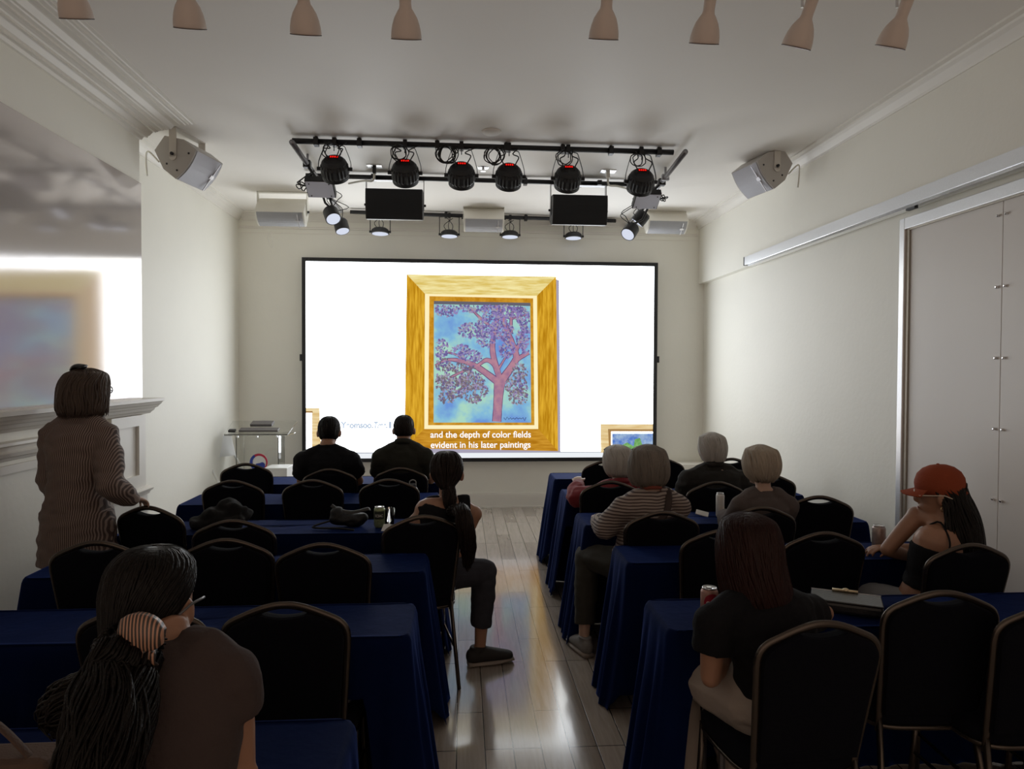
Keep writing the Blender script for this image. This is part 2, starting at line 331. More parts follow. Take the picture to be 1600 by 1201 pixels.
# background: blue white wall, graded across by noise
def bgmat():
    m = bpy.data.materials.new('screen_background'); m.use_nodes = True; nt = m.node_tree; nt.nodes.clear()
    out = nt.nodes.new('ShaderNodeOutputMaterial'); e = nt.nodes.new('ShaderNodeEmission'); e.inputs[1].default_value = SCREEN_K; nt.links.new(e.outputs[0], out.inputs[0])
    tc = nt.nodes.new('ShaderNodeTexCoord'); n = nt.nodes.new('ShaderNodeTexNoise'); n.inputs['Scale'].default_value = .7; n.inputs['Detail'].default_value = 1
    mx = nt.nodes.new('ShaderNodeValToRGB'); mx.color_ramp.elements[0].color = (*lin((222, 228, 236)), 1); mx.color_ramp.elements[1].color = (*lin((228, 231, 230)), 1)
    mx.color_ramp.elements[0].position = .35; mx.color_ramp.elements[1].position = .6
    nt.links.new(tc.outputs['Object'], n.inputs['Vector']); nt.links.new(n.outputs['Fac'], mx.inputs[0]); nt.links.new(mx.outputs[0], e.inputs[0])
    m.cycles.emission_sampling = 'FRONT_BACK'; return m
BG = bgmat()
mb = MB(); mb.add([(dx0, YS, dz0), (dx1, YS, dz0), (dx1, YS, dz1), (dx0, YS, dz1)], [(0, 1, 2, 3)])
build('display', loc(mb, so), BG, scr)
K = 1.0
sl = emis('screen_shelf_white', (236, 240, 244), K*1.0)
zs = aY(700, 707.5, YS).z; mb = MB(); mb.add([(dx0, YS-.001, dz0), (dx1, YS-.001, dz0), (dx1, YS-.001, zs), (dx0, YS-.001, zs)], [(0, 1, 2, 3)]); build('shelf_image', loc(mb, so), sl, scr)
mb = MB(); mb.add([(dx0, YS-.0014, zs), (dx1, YS-.0014, zs), (dx1, YS-.0014, zs+.012), (dx0, YS-.0014, zs+.012)], [(0, 1, 2, 3)]); build('shelf_line_image', loc(mb, so), emis('screen_shelf_line', (178, 184, 196), K*.8), scr)
quad('shelf_line_image', [(474, 716.8), (1024, 718.5), (1024, 719.3), (474, 717.6)], 1.4, MC['screen_shelf_line'])
# gilt frame (photo pixels)
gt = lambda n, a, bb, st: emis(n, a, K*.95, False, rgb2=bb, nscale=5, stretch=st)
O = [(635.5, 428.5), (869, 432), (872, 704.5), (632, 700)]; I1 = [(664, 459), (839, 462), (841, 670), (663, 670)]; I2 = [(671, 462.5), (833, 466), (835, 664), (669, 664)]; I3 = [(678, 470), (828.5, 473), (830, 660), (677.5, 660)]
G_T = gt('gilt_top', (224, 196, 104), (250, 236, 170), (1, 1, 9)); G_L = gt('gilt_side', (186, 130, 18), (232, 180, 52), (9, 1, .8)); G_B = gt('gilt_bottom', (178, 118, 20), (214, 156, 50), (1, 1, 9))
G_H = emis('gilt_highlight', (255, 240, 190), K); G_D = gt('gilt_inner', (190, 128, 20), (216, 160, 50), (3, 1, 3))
quad('frame_shadow_image', [(869, 436), (873.5, 438), (876, 706), (640, 708), (640, 700), (869, 702)], 1, emis('frame_shade', (176, 170, 190), K*.9))
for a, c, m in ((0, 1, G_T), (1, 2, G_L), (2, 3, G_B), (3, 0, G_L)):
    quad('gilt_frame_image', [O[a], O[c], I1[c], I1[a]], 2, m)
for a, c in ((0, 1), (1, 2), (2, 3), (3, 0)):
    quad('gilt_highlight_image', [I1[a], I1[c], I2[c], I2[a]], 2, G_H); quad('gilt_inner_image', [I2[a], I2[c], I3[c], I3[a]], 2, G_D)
def skymat():
    m = bpy.data.materials.new('painted_sky'); m.use_nodes = True; nt = m.node_tree; nt.nodes.clear()
    out = nt.nodes.new('ShaderNodeOutputMaterial'); e = nt.nodes.new('ShaderNodeEmission'); e.inputs[1].default_value = K*.92; nt.links.new(e.outputs[0], out.inputs[0])
    tc = nt.nodes.new('ShaderNodeTexCoord'); n = nt.nodes.new('ShaderNodeTexNoise'); n.inputs['Scale'].default_value = 3; n.inputs['Detail'].default_value = 4
    r = nt.nodes.new('ShaderNodeValToRGB'); r.color_ramp.elements[0].color = (*lin((112, 154, 222)), 1); r.color_ramp.elements[1].color = (*lin((176, 222, 200)), 1); r.color_ramp.elements[0].position = .36; r.color_ramp.elements[1].position = .62
    el = r.color_ramp.elements.new(.5); el.color = (*lin((136, 192, 224)), 1)
    nt.links.new(tc.outputs['Object'], n.inputs['Vector']); nt.links.new(n.outputs['Fac'], r.inputs[0]); nt.links.new(r.outputs[0], e.inputs[0]); m.cycles.emission_sampling = 'NONE'; return m
quad('painted_sky_image', I3, 2.5, skymat())
quad('canvas_edge_image', [I3[0], I3[1], (829, 478), (678, 475)], 3, emis('canvas_shadow_band', (112, 110, 122), K*.8))
z5 = lambda x, y: (620+x/4.004, 420+y/4.004)
BR = [[(625,955,52),(632,850,50),(640,740,60),(648,690,74)], [(645,720,40),(590,675,36),(500,612,30),(420,580,22),(320,568,15),(240,605,8)], [(645,690,30),(612,600,28),(562,570,22),(510,600,14),(440,628,12),(330,680,7)],
      [(642,680,34),(605,550,30),(600,450,27),(625,330,22),(632,228,16)], [(655,700,46),(735,585,38),(745,530,34),(700,410,28),(650,270,18),(615,228,10)], [(738,575,28),(785,545,22),(828,525,16)], [(745,515,22),(780,430,14),(792,380,7)],
      [(715,400,14),(720,280,12),(765,238,8)], [(605,375,14),(520,305,12),(458,240,8)], [(720,312,8),(812,285,6)], [(700,475,14),(640,410,10)], [(640,620,10),(700,520,6)], [(440,600,10),(380,540,7),(300,520,5)], [(470,610,9),(430,700,6),(400,760,4)]]
def strips(paths, k, grow, m, name):
    mb = MB()
    for path in paths:
        P = smoothpath([(x, y, 0) for x, y, w in path], 4); W = smoothpath([(w, 0, 0) for x, y, w in path], 4)
        L, Rr = [], []
        for i, p in enumerate(P):
            t = (P[min(i+1, len(P)-1)]-P[max(i-1, 0)]).normalized(); nrm = V((-t.y, t.x, 0)); w = W[i].x/2+grow+random.uniform(-1, 1)
            for sgn, lst in ((1, L), (-1, Rr)):
                q = p+nrm*w*sgn; q.x = min(max(q.x, 236), 836); q.y = min(max(q.y, 220), 958); lst.append(S(*z5(q.x, q.y), k))
        mb.rings([[a, b] for a, b in zip(L, Rr)], close=False)
    return build(name, loc(mb, so), m, scr)
strips(BR, 3, 4, emis('branch_outline', (112, 80, 124), K*.85), 'painted_outline_image')
strips(BR, 3.6, 0, emis('branch_fill', (186, 136, 152), K*.95, rgb2=(160, 116, 146), nscale=14), 'painted_tree_image')
CL = [(310,255,75,45,0),(480,245,110,25,0),(600,260,80,40,0),(700,265,110,40,0),(790,300,45,60,0),(470,385,90,50,0),(560,350,60,60,0),(560,440,60,50,0),(660,370,70,80,0),(280,500,45,60,0),(400,510,60,40,0),(460,545,75,40,0),(290,600,55,40,1),(400,620,90,30,1),(290,700,60,60,1),(370,740,90,70,1),(460,700,90,60,1),(520,760,50,50,1),(310,800,50,40,1),(480,810,50,30,1),(770,640,50,50,1),(750,730,70,60,1),(760,800,60,50,1),(790,420,45,80,0),(690,500,50,60,0),(800,500,30,30,0)]
cols = [emis('leaf_violet', (150, 134, 196), K*.85), emis('leaf_dark_violet', (118, 106, 166), K*.8), emis('leaf_mauve', (160, 146, 186), K*.9), emis('leaf_brown', (140, 128, 134), K*.85), emis('leaf_umber', (124, 112, 130), K*.8), emis('leaf_pale', (168, 164, 176), K*.9)]
rnd = random.Random(3); mb = MB()
for cx, cy, rx, ry, kd in CL:
    for i in range(int(rx*ry/30)):
        a = rnd.uniform(0, 6.283); q = math.sqrt(rnd.random()); x = cx+rx*q*math.cos(a); y = cy+ry*q*math.sin(a)
        if not (243 < x < 828 and 228 < y < 945): continue
        th = rnd.gauss(1.2, .9); L = rnd.uniform(13, 24); w = rnd.uniform(4, 8); kk = 3.9+rnd.random()*.4
        pts = [(x-L*math.cos(th)*.5, y-L*math.sin(th)*.5), (x-w*math.sin(th), y+w*math.cos(th)), (x+L*math.cos(th)*.6, y+L*math.sin(th)*.6), (x+w*math.sin(th), y-w*math.cos(th))]
        c = rnd.choice((0, 0, 1, 1, 2, 5) if kd == 0 else (1, 2, 3, 3, 4, 4, 5)); mb.add([S(*z5(*p), kk) for p in pts], [(0, 1, 2, 3)], c)
build('painted_leaves_image', loc(mb, so), cols, scr)
mb = MB(); sx = 670
sig = [(670,930),(680,945),(690,925),(700,940),(712,930),(718,940),(730,932),(738,940),(750,930),(758,938),(770,932),(778,938),(790,930),(800,950),(808,928)]
P = [S(*z5(x, y), 4.6) for x, y in sig]; mb.tube(P, .004, 4); build('signature_image', loc(mb, so), emis('ink', (60, 60, 96), K*.6), scr)
# neighbouring frames cut by the edges of the picture
wl = emis('pale_wood_image', (222, 188, 126), K*.95, rgb2=(244, 224, 176), nscale=4, stretch=(1, 1, 8)); wd_ = emis('pale_wood_dark_image', (176, 136, 84), K*.85)
quad('side_frame_image', [(938, 662), (1022.3, 662.5), (1022.3, 674), (955, 674), (955, 707), (939, 707)], 2, wl)
quad('side_frame_image', [(950, 670), (1022.3, 670.5), (1022.3, 674), (955, 674), (955, 707), (952, 707)], 2.6, wd_)
quad('side_painting_image', [(956.5, 677), (1022.3, 677), (1022.3, 707), (956.5, 707)], 2.6, emis('blue_foliage_image', (92, 130, 210), K*.85, rgb2=(170, 196, 226), nscale=16))
quad('side_painting_image', [(966, 707), (968, 697), (980, 691), (990, 697), (992, 686), (1000, 684), (1004, 696), (1004, 707)], 3.2, emis('green_foliage_image', (96, 168, 84), K*.8, rgb2=(150, 200, 130), nscale=22))
quad('side_frame_image', [(476, 637), (499, 637), (502, 707), (487.5, 707), (487.5, 642), (476, 642)], 2, wl)
quad('side_frame_image', [(476, 642), (488.5, 642), (488.5, 645), (476, 645)], 2.4, wd_)
def text(name, body, px, py, hpx, m, k=5, wid=None, parent=scr, shear=0, org=so, S_=None, bold=.012):
    cu = bpy.data.curves.new('t', 'FONT'); cu.body = body; cu.size = 1; cu.offset = bold; cu.extrude = 0; cu.shear = shear
    o = bpy.data.objects.new('t', cu); COL.objects.link(o); bpy.context.view_layer.update(); dg = bpy.context.evaluated_depsgraph_get()
    me = bpy.data.meshes.new_from_object(o.evaluated_get(dg)); bpy.data.objects.remove(o)
    xs = [v.co.x for v in me.vertices]; xa, xb = min(xs), max(xs); p0 = S(px, py, k); s = hpx/F*YS
    kx = (wid/F*YS)/(xb-xa) if wid else s
    for v in me.vertices: c = v.co.copy(); v.co = V((p0.x+(c.x-xa)*kx, p0.y, p0.z+c.y*s))-V(org)
    me.materials.append(m); o = bpy.data.objects.new(name, me); COL.objects.link(o); o.parent = parent; return o
TW = emis('subtitle_white', (255, 255, 255), K*1.1)
text('subtitle', 'and the depth of color fields', 672.5, 683.5, 14.2, TW, wid=157)
text('subtitle', 'evident in his later paintings', 673, 699.5, 14.2, TW, wid=156)
TC = emis('caption_white', (186, 200, 218), K)
text('caption', 'Yeomsoo,', 532, 668.5, 13.5, TC, bold=.05, wid=50); text('caption', 'Tree,', 584, 668.5, 13.5, TC, bold=.05, wid=21, shear=.2); text('caption', '1', 607.5, 668.5, 13.5, TC, bold=.05, wid=4)
# ------------------------------------------------------------------ chair
def outline(z):  # half width of the chair back at height z
    pts = [(.44, .168), (.58, .180), (.74, .198), (.82, .200)]
    for (a, wa), (b2, wb) in zip(pts, pts[1:]):
        if z <= b2: return wa+(wb-wa)*(z-a)/(b2-a)
    return .2
HC = .945
half = [(.172, .46), (.180, .56), (.188, .66), (.196, .76), (.199, .81), (.194, .845), (.172, .872), (.13, .893), (.08, .914), (.035, .927), (0, .930)]
def yb(z): return .085-(z-.46)*.19   # the back leans backwards
def backpt(x, z, dy=0): return V((x, yb(z)+dy, z))
def make_chair():
    root = empty('banquet_chair')
    full = half+[(-x, z) for x, z in half[-2::-1]]
    P = smoothpath([backpt(x, z) for x, z in full], 3)
    build('back_frame', MB().tube([P[0]-V((0, -.004, .06))]+P+[P[-1]-V((0, -.004, .06))], (.010, .0135), 8, side=(0, 1, 0)), BRONZE, root, smooth=True)
    # padded panel: inner outline shrunk, dipping under the crest to leave the hand slot
    inn = []
    for i, (x, z) in enumerate([(p.x, p.z) for p in P]):
        c = V((0, .69)); d = V((x, z))-c; d = d*(1-.010/d.length); zz = c.y+d.y
        if abs(x) < .075 and z > .88: zz -= .030*math.cos(x/.075*math.pi/2)**.7
        inn.append((c.x+d.x, zz))
    mb = MB(); r = []
    for dy, s in ((-.026, .93), (-.023, .985), (-.012, 1.0), (.012, 1.0), (.03, .985), (.034, .93)):
        r.append([backpt(x*s, .69+(z-.69)*s, dy) for x, z in inn])
    mb.rings(r); build('backrest', mb, FAB, root, smooth=False, bevel=0)
    # seat
    so_ = []
    for q in range(28):
        a = 2*math.pi*q/28; c, s = math.cos(a), math.sin(a); e = .45
        x = .215*math.copysign(abs(c)**e, c); y = .20*math.copysign(abs(s)**e, s); so_.append((x*(1+.04*(y/.2)), y+.265))
    mb = MB().rings([[V((x*k, .265+(y-.265)*k, z)) for x, y in so_] for z, k in ((.425, .96), (.435, 1), (.462, 1), (.478, .96), (.486, .80), (.488, .4))]); build('seat', mb, FAB, root, smooth=True)
    mb = MB().tube([V((x*.97, .265+(y-.265)*.97, .418)) for x, y in so_], (.010, .008), 6, closed=True); build('seat_frame', mb, BRONZE, root, smooth=True)
    for sg in (-1, 1):
        build('leg', MB().tube([(sg*.17, yb(.44)+.0, .45), (sg*.182, .045, .25), (sg*.195, -.02, .004)], [(.011, .014)]*3, 8, side=(1, 0, 0)), BRONZE, root, smooth=True)
        build('leg', MB().tube([(sg*.19, .435, .42), (sg*.195, .45, .22), (sg*.20, .465, .004)], [(.011, .013)]*3, 8, side=(1, 0, 0)), BRONZE, root, smooth=True)
    build('stretcher', MB().tube([(-.185, .03, .2), (-.195, .455, .2)], .007, 6), BRONZE, root, smooth=True)
    build('stretcher', MB().tube([(.185, .03, .2), (.195, .455, .2)], .007, 6), BRONZE, root, smooth=True)
    return root
TAB = {'T1': (-2.00, -.17, 5.83, 6.28), 'T2': (-1.98, -.17, 4.97, 5.42), 'T3': (-1.98, -.17, 4.07, 4.47), 'T4': (-1.99, -.17, 3.27, 3.62), 'T5': (-2.05, -.18, 2.48, 2.85), 'T6': (-2.1, -.28, 1.50, 1.91),
       'R1': (.80, 2.62, 6.01, 6.40), 'R2': (.78, 2.62, 5.13, 5.52), 'R3': (.75, 2.57, 4.20, 4.59), 'R4': (.81, 2.63, 3.36, 3.72), 'R5': (.75, 2.62, 2.47, 2.83)}
chair = make_chair(); index_children(chair)
# px of crest centre, px of crest top, yaw, table, label
CHS = [
 (384, 722, 0, 'T1', 'empty front-row chair just left of the man in black, hand slot bright'),
 (515, 731, 0, 'T1', 'chair the man in the black T-shirt sits on, front left row'),
 (626, 729, 0, 'T1', 'chair the man in the dark olive shirt sits on, front left row'),
 (363, 749, 0, 'T2', 'empty chair in the second left row, nearest the left wall'),
 (488, 748, 0, 'T2', 'empty chair in the second left row, behind the man in black'),
 (608, 747, 0, 'T2', 'empty chair in the second left row with a dark bottle beside it'),
 (364, 810, 0, 'T3', 'empty chair at the table with the green can, left part, black coat beyond it'),
 (232, 789, -14, 'T3', 'chair whose crest the standing woman in striped shirt holds'),
 (660, 803, 12, 'T3', 'aisle chair of the woman with the long ponytail and black tank top'),
 (353, 839, 0, 'T4', 'empty chair in the fourth left row, middle one, directly before the ponytailed foreground woman'),
 (504, 846, 0, 'T4', 'empty chair in the fourth left row, rightmost, nearer the aisle'),
 (150, 843, 0, 'T4', 'empty chair in front of the standing woman, at the left end of the fourth row'),
 (444, 938, 0, 'T5', 'large empty chair at the fifth left table, right of the foreground woman'),
 (219, 942, 0, 'T5', 'chair mostly hidden behind the foreground woman with the hair clip'),
 (948, 718, 0, 'R1', 'empty chair in the front right row, just left of the two grey-haired women'),
 (1034, 715, 0, 'R1', 'empty chair in the front right row, between the striped woman and the man in jacket'),
 (1143, 714, 0, 'R1', 'empty chair in the front right row, behind the white-haired man, near the ledge'),
 (954, 750, 0, 'R2', 'chair the woman in the red jacket sits on'),
 (1120, 751, 0, 'R2', 'chair the white-haired man in the dark jacket sits on'),
 (1203, 740, 0, 'R2', 'empty chair in the second right row, right of the blond short-haired woman'),
 (1036, 797, 0, 'R3', 'chair of the woman in the striped sweater'),
 (1190, 790, 0, 'R3', 'chair of the blond short-haired woman in grey'),
 (1281, 773, -8, 'R3', 'empty chair at the right end of the third right row, with bright hand slot'),
 (1131, 825, 0, 'R4', 'empty chair in the fourth right row, partly behind the long dark red hair'),
 (1289, 829, 0, 'R4', 'empty chair in the fourth right row, left of the woman in the orange cap'),
 (1517, 847, 3, 'R4', 'chair right behind the woman in the orange cap'),
 (1286, 967, 4, 'R5', 'bronze-framed chair of the woman with long dark red hair, in the foreground'),
 (1475, 920, -3, 'R5', 'large empty bronze-framed chair in the foreground right, second from the edge'),
 (1655, 940, -2, 'R5', 'bronze-framed chair cut by the right edge of the photo')]
lifts = {k: [] for k in TAB}; CP = {}
for i, (px, py, yaw, tb, lab) in enumerate(CHS):
    p = aZ(px, py, HC); near = TAB[tb][2]
    o = chair if i == 0 else copy_tree(chair)
    y = min(p.y, near-.075); x = (p.x)*(y/p.y)
    # crest local offset
    a = R(yaw); off = V((0, yb(.93), 0)); c = V((x, y, 0))-Matrix.Rotation(a, 3, 'Z') @ off
    o.location = c; o.rotation_euler = (0, 0, a); tag(o, lab, 'chair', 'banquet chairs in rows'); lifts[tb].append(c.x+.27*-math.sin(a)); CP[i] = c
# one more chair under the foreground woman
o = copy_tree(chair); o.location = (-.52, 1.03, 0); o.rotation_euler = (0, 0, 0); tag(o, 'chair under the foreground woman with the hair clip', 'chair', 'banquet chairs in rows'); lifts['T6'].append(-.52)
CP['p5'] = V((-.5, .98, 0))
# ------------------------------------------------------------------ tables with velvet cloths
legm = mat('folding_leg_steel', (.15, .15, .16), .4, metal=.8); topm = mat('laminate_top', (.5, .47, .42), .5)
def make_table(L, W):
    root = empty('folding_table')
    build('tabletop', MB().box((-L/2+.03, -W/2+.025, .712), (L/2-.03, W/2-.025, .738)), topm, root)
    for sx in (-1, 1):
        for sy in (-1, 1):
            build('leg', MB().tube([(sx*(L/2-.2), sy*(W/2-.08), 0), (sx*(L/2-.2), sy*(W/2-.08), .712)], .014, 8), legm, root)
    return root
tproto = make_table(1.8, .36); index_children(tproto)
def cloth(key, seed):
    xa, xb, ya, yb_ = TAB[key]; rnd = random.Random(seed); cx, cy = (xa+xb)/2, (ya+yb_)/2; W, D = (xb-xa)/2, (yb_-ya)/2
    r = .035; per = []
    def seg(a, b2, n): 
        for i in range(n): per.append((V(a).lerp(V(b2), i/n)))
    c4 = [(-W, -D), (W, -D), (W, D), (-W, D)]
    # perimeter with rounded corners, starting front-left
    def arc(cx_, cy_, a0):
        for i in range(5): a = a0+math.pi/2*i/5; per.append(V((cx_+r*math.cos(a), cy_+r*math.sin(a))))
    n1 = 150; n2 = 44
    seg((-W+r, -D), (W-r, -D), n1); arc(W-r, -D+r, -math.pi/2); seg((W, -D+r), (W, D-r), n2); arc(W-r, D-r, 0)
    seg((W-r, D), (-W+r, D), n1); arc(-W+r, D-r, math.pi/2); seg((-W, D-r), (-W, -D+r), n2); arc(-W+r, -D+r, math.pi)
    N = len(per); nrm = []
    for i in range(N): t = per[(i+1) % N]-per[i-1]; nrm.append(V((t.y, -t.x)).normalized())
    s = 0; S_ = []
    for i in range(N): S_.append(s); s += (per[(i+1) % N]-per[i]).length
    ph = rnd.uniform(0, 6)
    def pleat(i):
        q = S_[i]; return .5*math.sin(q*52+ph+1.5*math.sin(q*7+ph))+.35*math.sin(q*23+ph*2)+.15*math.sin(q*97)
    rings = []
    levels = [0, .012, .03, .07, .15, .25, .36, .48, .60, .70, .745]
    for t in levels:
        ring = []
        for i in range(N):
            p, n = per[i], nrm[i]; endk = abs(n.x)**2; frontk = 1 if n.y < -.5 else 0; hem = .745-.10*max(0, -n.y)**.5 if p.y < 0 and abs(n.y) > .05 else .745
            if frontk:
                m_ = 0
                for lx in lifts[key]:
                    d = abs(p.x+cx-lx); m_ = max(m_, 1-min(1, max(0, (d-.23)/.06)))
                m_ = m_*m_*(3-2*m_); hem = .645-(.645-.215)*m_
            d = t/.745*hem
            out = (.085*endk+.012)*(d/.745)**1.2+ (.0035+.016*endk+.010*(1-endk))*pleat(i)*min(1, d/.35)
            out += .006*math.sin(S_[i]*6+ph)*min(1, d/.2)
            z = .752-d-(0.0 if d > .02 else 0); out += .012*(min(1, d/.03))**.5-.012
            ring.append(V((p.x+n.x*out, p.y+n.y*out, max(z, .006))))
        rings.append(ring)
    top = [[V((p.x*k, p.y*k if k < .99 else p.y*k, .7515+.0015*(noise.noise(V((p.x*k*3+seed, p.y*k*5, 0)))))) for p in per] for k in (.02, .3, .6, .85, .975)]
    mb = MB(); mb.rings(top+rings, cap=False); mb.add(top[0], [tuple(range(N))])
    o = build('tablecloth', mb, VELVET, smooth=True, loc=(cx, cy, 0)); md = o.modifiers.new('thick', 'SOLIDIFY'); md.thickness = .0025; md.offset = -1
    return o
names = {'T1': 'front left row before the two men', 'T2': 'second left row from the screen', 'T3': 'third left row, holding the green can and black cap', 'T4': 'fourth left row, behind three empty chairs', 'T5': 'fifth left row, wide, behind the foreground woman',
         'T6': 'nearest left row at the bottom of the photo', 'R1': 'front right row nearest the screen', 'R2': 'second right row before the woman in red', 'R3': 'third right row holding the white can', 'R4': 'fourth right row before the orange-capped woman', 'R5': 'nearest right row holding the red can and clutch'}
for i, k in enumerate(TAB):
    xa, xb, ya, yb_ = TAB[k]
    o = cloth(k, i+1); tag(o, 'pleated navy velvet tablecloth, '+names[k], 'tablecloth', 'navy velvet tablecloths')
    t_ = tproto if i == 0 else copy_tree(tproto); t_.location = ((xa+xb)/2, (ya+yb_)/2, 0); tag(t_, 'folding table under the navy cloth, '+names[k], 'table', 'folding tables under the cloths')
# ------------------------------------------------------------------ ceiling rig
ZP = 3.53
grid = empty('lighting_grid', (.2, 6.5, ZP)); go = (.2, 6.5, ZP); tag(grid, 'black and steel pipe grid hung under the ceiling in front of the screen', 'lighting grid')
A0, A1 = aZ(457, 220, ZP), aZ(1052, 238, ZP); B0, B1 = aZ(478, 274, ZP), aZ(1022, 289, ZP); D0, D1 = aZ(547, 331, ZP), aZ(962, 345, ZP)
SL = [aZ(456, 222, ZP-.05), aZ(532, 330, ZP-.05)]; SR = [aZ(1071, 237, ZP-.05), aZ(978, 355, ZP-.05)]
for a, b in ((A0, A1), (B0, B1), (D0, D1)):
    build('pipe', loc(MB().tube([a, b], .022, 12), go), BLACK, grid, smooth=True)
for a, b in (SL, SR):
    build('side_pipe', loc(MB().tube([a, b], .022, 12), go), PIPEM, grid, smooth=True)
def clampmb(p): return MB().box((p.x-.018, p.y-.032, p.z-.034), (p.x+.018, p.y+.032, p.z+.028)).box((p.x-.01, p.y-.01, p.z+.02), (p.x+.01, p.y+.01, ZC-.001))
for a, b, ts in ((A0, A1, (.06, .17, .37, .55, .70, .83, .96)), (B0, B1, (.1, .3, .45, .62, .78, .93)), (D0, D1, (.1, .35, .65, .9))):
    for t in ts: build('clamp', loc(clampmb(a.lerp(b, t)), go), BLACK, grid)
for a, b in (SL, SR):
    for t in (.25, .6): 
        p = a.lerp(b, t); build('clamp', loc(MB().box((p.x-.032, p.y-.018, p.z-.03), (p.x+.032, p.y+.018, p.z+.026)).box((p.x-.009, p.y-.009, p.z+.02), (p.x+.009, p.y+.009, ZC)), go), PIPEM, grid)
rc = random.Random(11)
REDL = emis('red_digits', (255, 30, 20), 1.4); REDG = emis('red_glow_digits', (120, 6, 8), 1.0)
def stage_lamp(px, py, t, coil):
    c = aY(px, py, A0.lerp(A1, t).y); top = V((c.x, A0.lerp(A1, t).y, ZP))
    root = empty('stage_lamp', (c.x, c.y, c.z)); bt = Matrix.Rotation(R(48), 3, 'X')   # local -z is the beam, tipped towards the stage
    prof = [(.045, .088), (.075, .084), (.09, .07), (.098, .06)]
    mb = MB(); rs = []
    for r, z in prof+[(.100, .05), (.112, .03), (.114, -.03), (.105, -.05), (.107, -.052), (.107, -.075), (.095, -.078)]:
        fin = (.03 >= z >= -.03) or z == .05
        rs.append([bt @ V(((r-(.007 if fin and j % 2 else 0))*math.cos(q), (r-(.007 if fin and j % 2 else 0))*math.sin(q), z)) for j, q in [(j, 2*math.pi*j/44) for j in range(44)]])
    mb.rings(rs); build('body', mb, BLACK, root)
    d = MB(); d.box((-.042, .014, .0865), (.042, .048, .092)); d.v = [bt @ p for p in d.v]; build('display', d, mat('dark_display', (.09, .004, .006), .2), root)
    for k in range(4):
        x = -.028+k*.017
        mb = MB()
        for (x0_, y0_, x1_, y1_) in ((0, 0, .010, .0022), (0, .009, .010, .011), (0, .018, .010, .020), (0, 0, .0022, .020), (.008, 0, .010, .020)):
            mb.box((x+x0_, .021+y0_, .092), (x+x1_, .021+y1_, .0935))
        mb.v = [bt @ p for p in mb.v]; build('digit', mb, REDL, root)
    h = ZP-c.z-.03
    yk = smoothpath([(-.128, 0, 0), (-.126, 0, .06), (-.09, 0, h-.03), (-.07, 0, h), (0, 0, h+.004), (.07, 0, h), (.09, 0, h-.03), (.126, 0, .06), (.128, 0, 0)], 3)
    build('yoke', MB().tube(yk, [(.003, .012)]*len(yk), 6, side=(0, 0, 1) if 0 else (1, 0, 0)), BLACK, root)
    for s in (-1, 1): build('knob', MB().tube([(s*.112, 0, 0), (s*.14, 0, 0)], .016, 10), BLACK, root)
    build('clamp', MB().box((-.016, -.03, h-.005), (.016, .03, h+.06)).tube([(0, -.03, h-.05), (0, -.03, h)], .004, 6), BLACK, root)
    for s in (-1, 1):
        e = V((s*rc.uniform(.02, .16), -.03, h+.02)); m_ = V((s*.075, -.07, .14))
        build('cable', MB().tube(smoothpath([(s*.045, -.075, .045), (s*.05, -.085, .08), m_, (s*.03, -.03, h*.85), e], 4), .005, 6), CABLE, root, smooth=True)
    if coil:
        for q in range(coil):
            cx = rc.uniform(-.05, .0)-(.10 if coil > 4 else 0); rr = rc.uniform(.05, .075)
            pts = [(cx+rr*math.cos(a)+rc.uniform(-.006, .006), -.045+rc.uniform(-.012, .012), h-.055+rr*math.sin(a)) for a in [2*math.pi*k/14 for k in range(14)]]
            build('cable', MB().tube(smoothpath(pts, 2, True), .0045, 6, closed=True), CABLE, root, smooth=True)
    return root
nm = ['leftmost of the six black stage lamps with red digits', 'second from left of the six black stage lamps, with red digits', 'third from left stage lamp with red digits, beside a big cable coil', 'fourth from left stage lamp with red digits, cable coil above it', 'fifth from left stage lamp, in front of the right black speaker', 'rightmost of the six black stage lamps with red digits']
for i, (px, py, coil) in enumerate([(523, 264, 2), (633, 270, 3), (721, 274, 7), (795, 276, 5), (887, 279, 2), (1001, 284, 2)]):
    t = (px-457)/(1052-457); tag(stage_lamp(px, py, t, coil), nm[i], 'stage lamp', 'stage lamps with red displays')
LEN = emis('lamp_lens_emissive', (214, 220, 236), 1.0, True)  # pale lens colour given as an even emission
def round_lamp(px, py):
    y = D0.lerp(D1, (px-547)/(962-547)).y; c = aY(px, py, y); root = empty('wash_lamp', c); bt = Matrix.Rotation(R(-3), 3, 'X')
    build('body', MB().lathe([(.04, .045), (.075, .04), (.098, .022), (.104, .0), (.106, -.022), (.098, -.026)], M=bt), BLACK, root, smooth=False)
    build('lens', MB().lathe([(.001, -.0275), (.05, -.0275), (.094, -.0262), (.094, -.020)], M=bt), LEN, root, smooth=True)
    h = ZP-c.z-.02; build('yoke', MB().tube(smoothpath([(-.115, 0, 0), (-.115, 0, h-.03), (-.10, 0, h), (.10, 0, h), (.115, 0, h-.03), (.115, 0, 0)], 3), .005, 6), BLACK, root)
    for s in (-1, 1): build('knob', MB().tube([(s*.10, 0, 0), (s*.125, 0, 0)], .014, 8), BLACK, root)
    for k in range(3): build('cable', MB().tube(smoothpath([(.03-.03*k, -.02, .04), (.04-.05*k, -.04, .10), (-.02+.03*k, -.02, h*.9)], 4), .004, 6), CABLE, root, smooth=True)
    build('clamp', MB().box((-.015, -.028, h-.01), (.015, .028, h+.045)), BLACK, root)
    return root
nm = ['leftmost small round lamp, under the left black speaker', 'small round lamp just left of the middle white speaker', 'small round lamp partly behind the middle white speaker, right side', 'rightmost small round lamp, under the right black speaker']
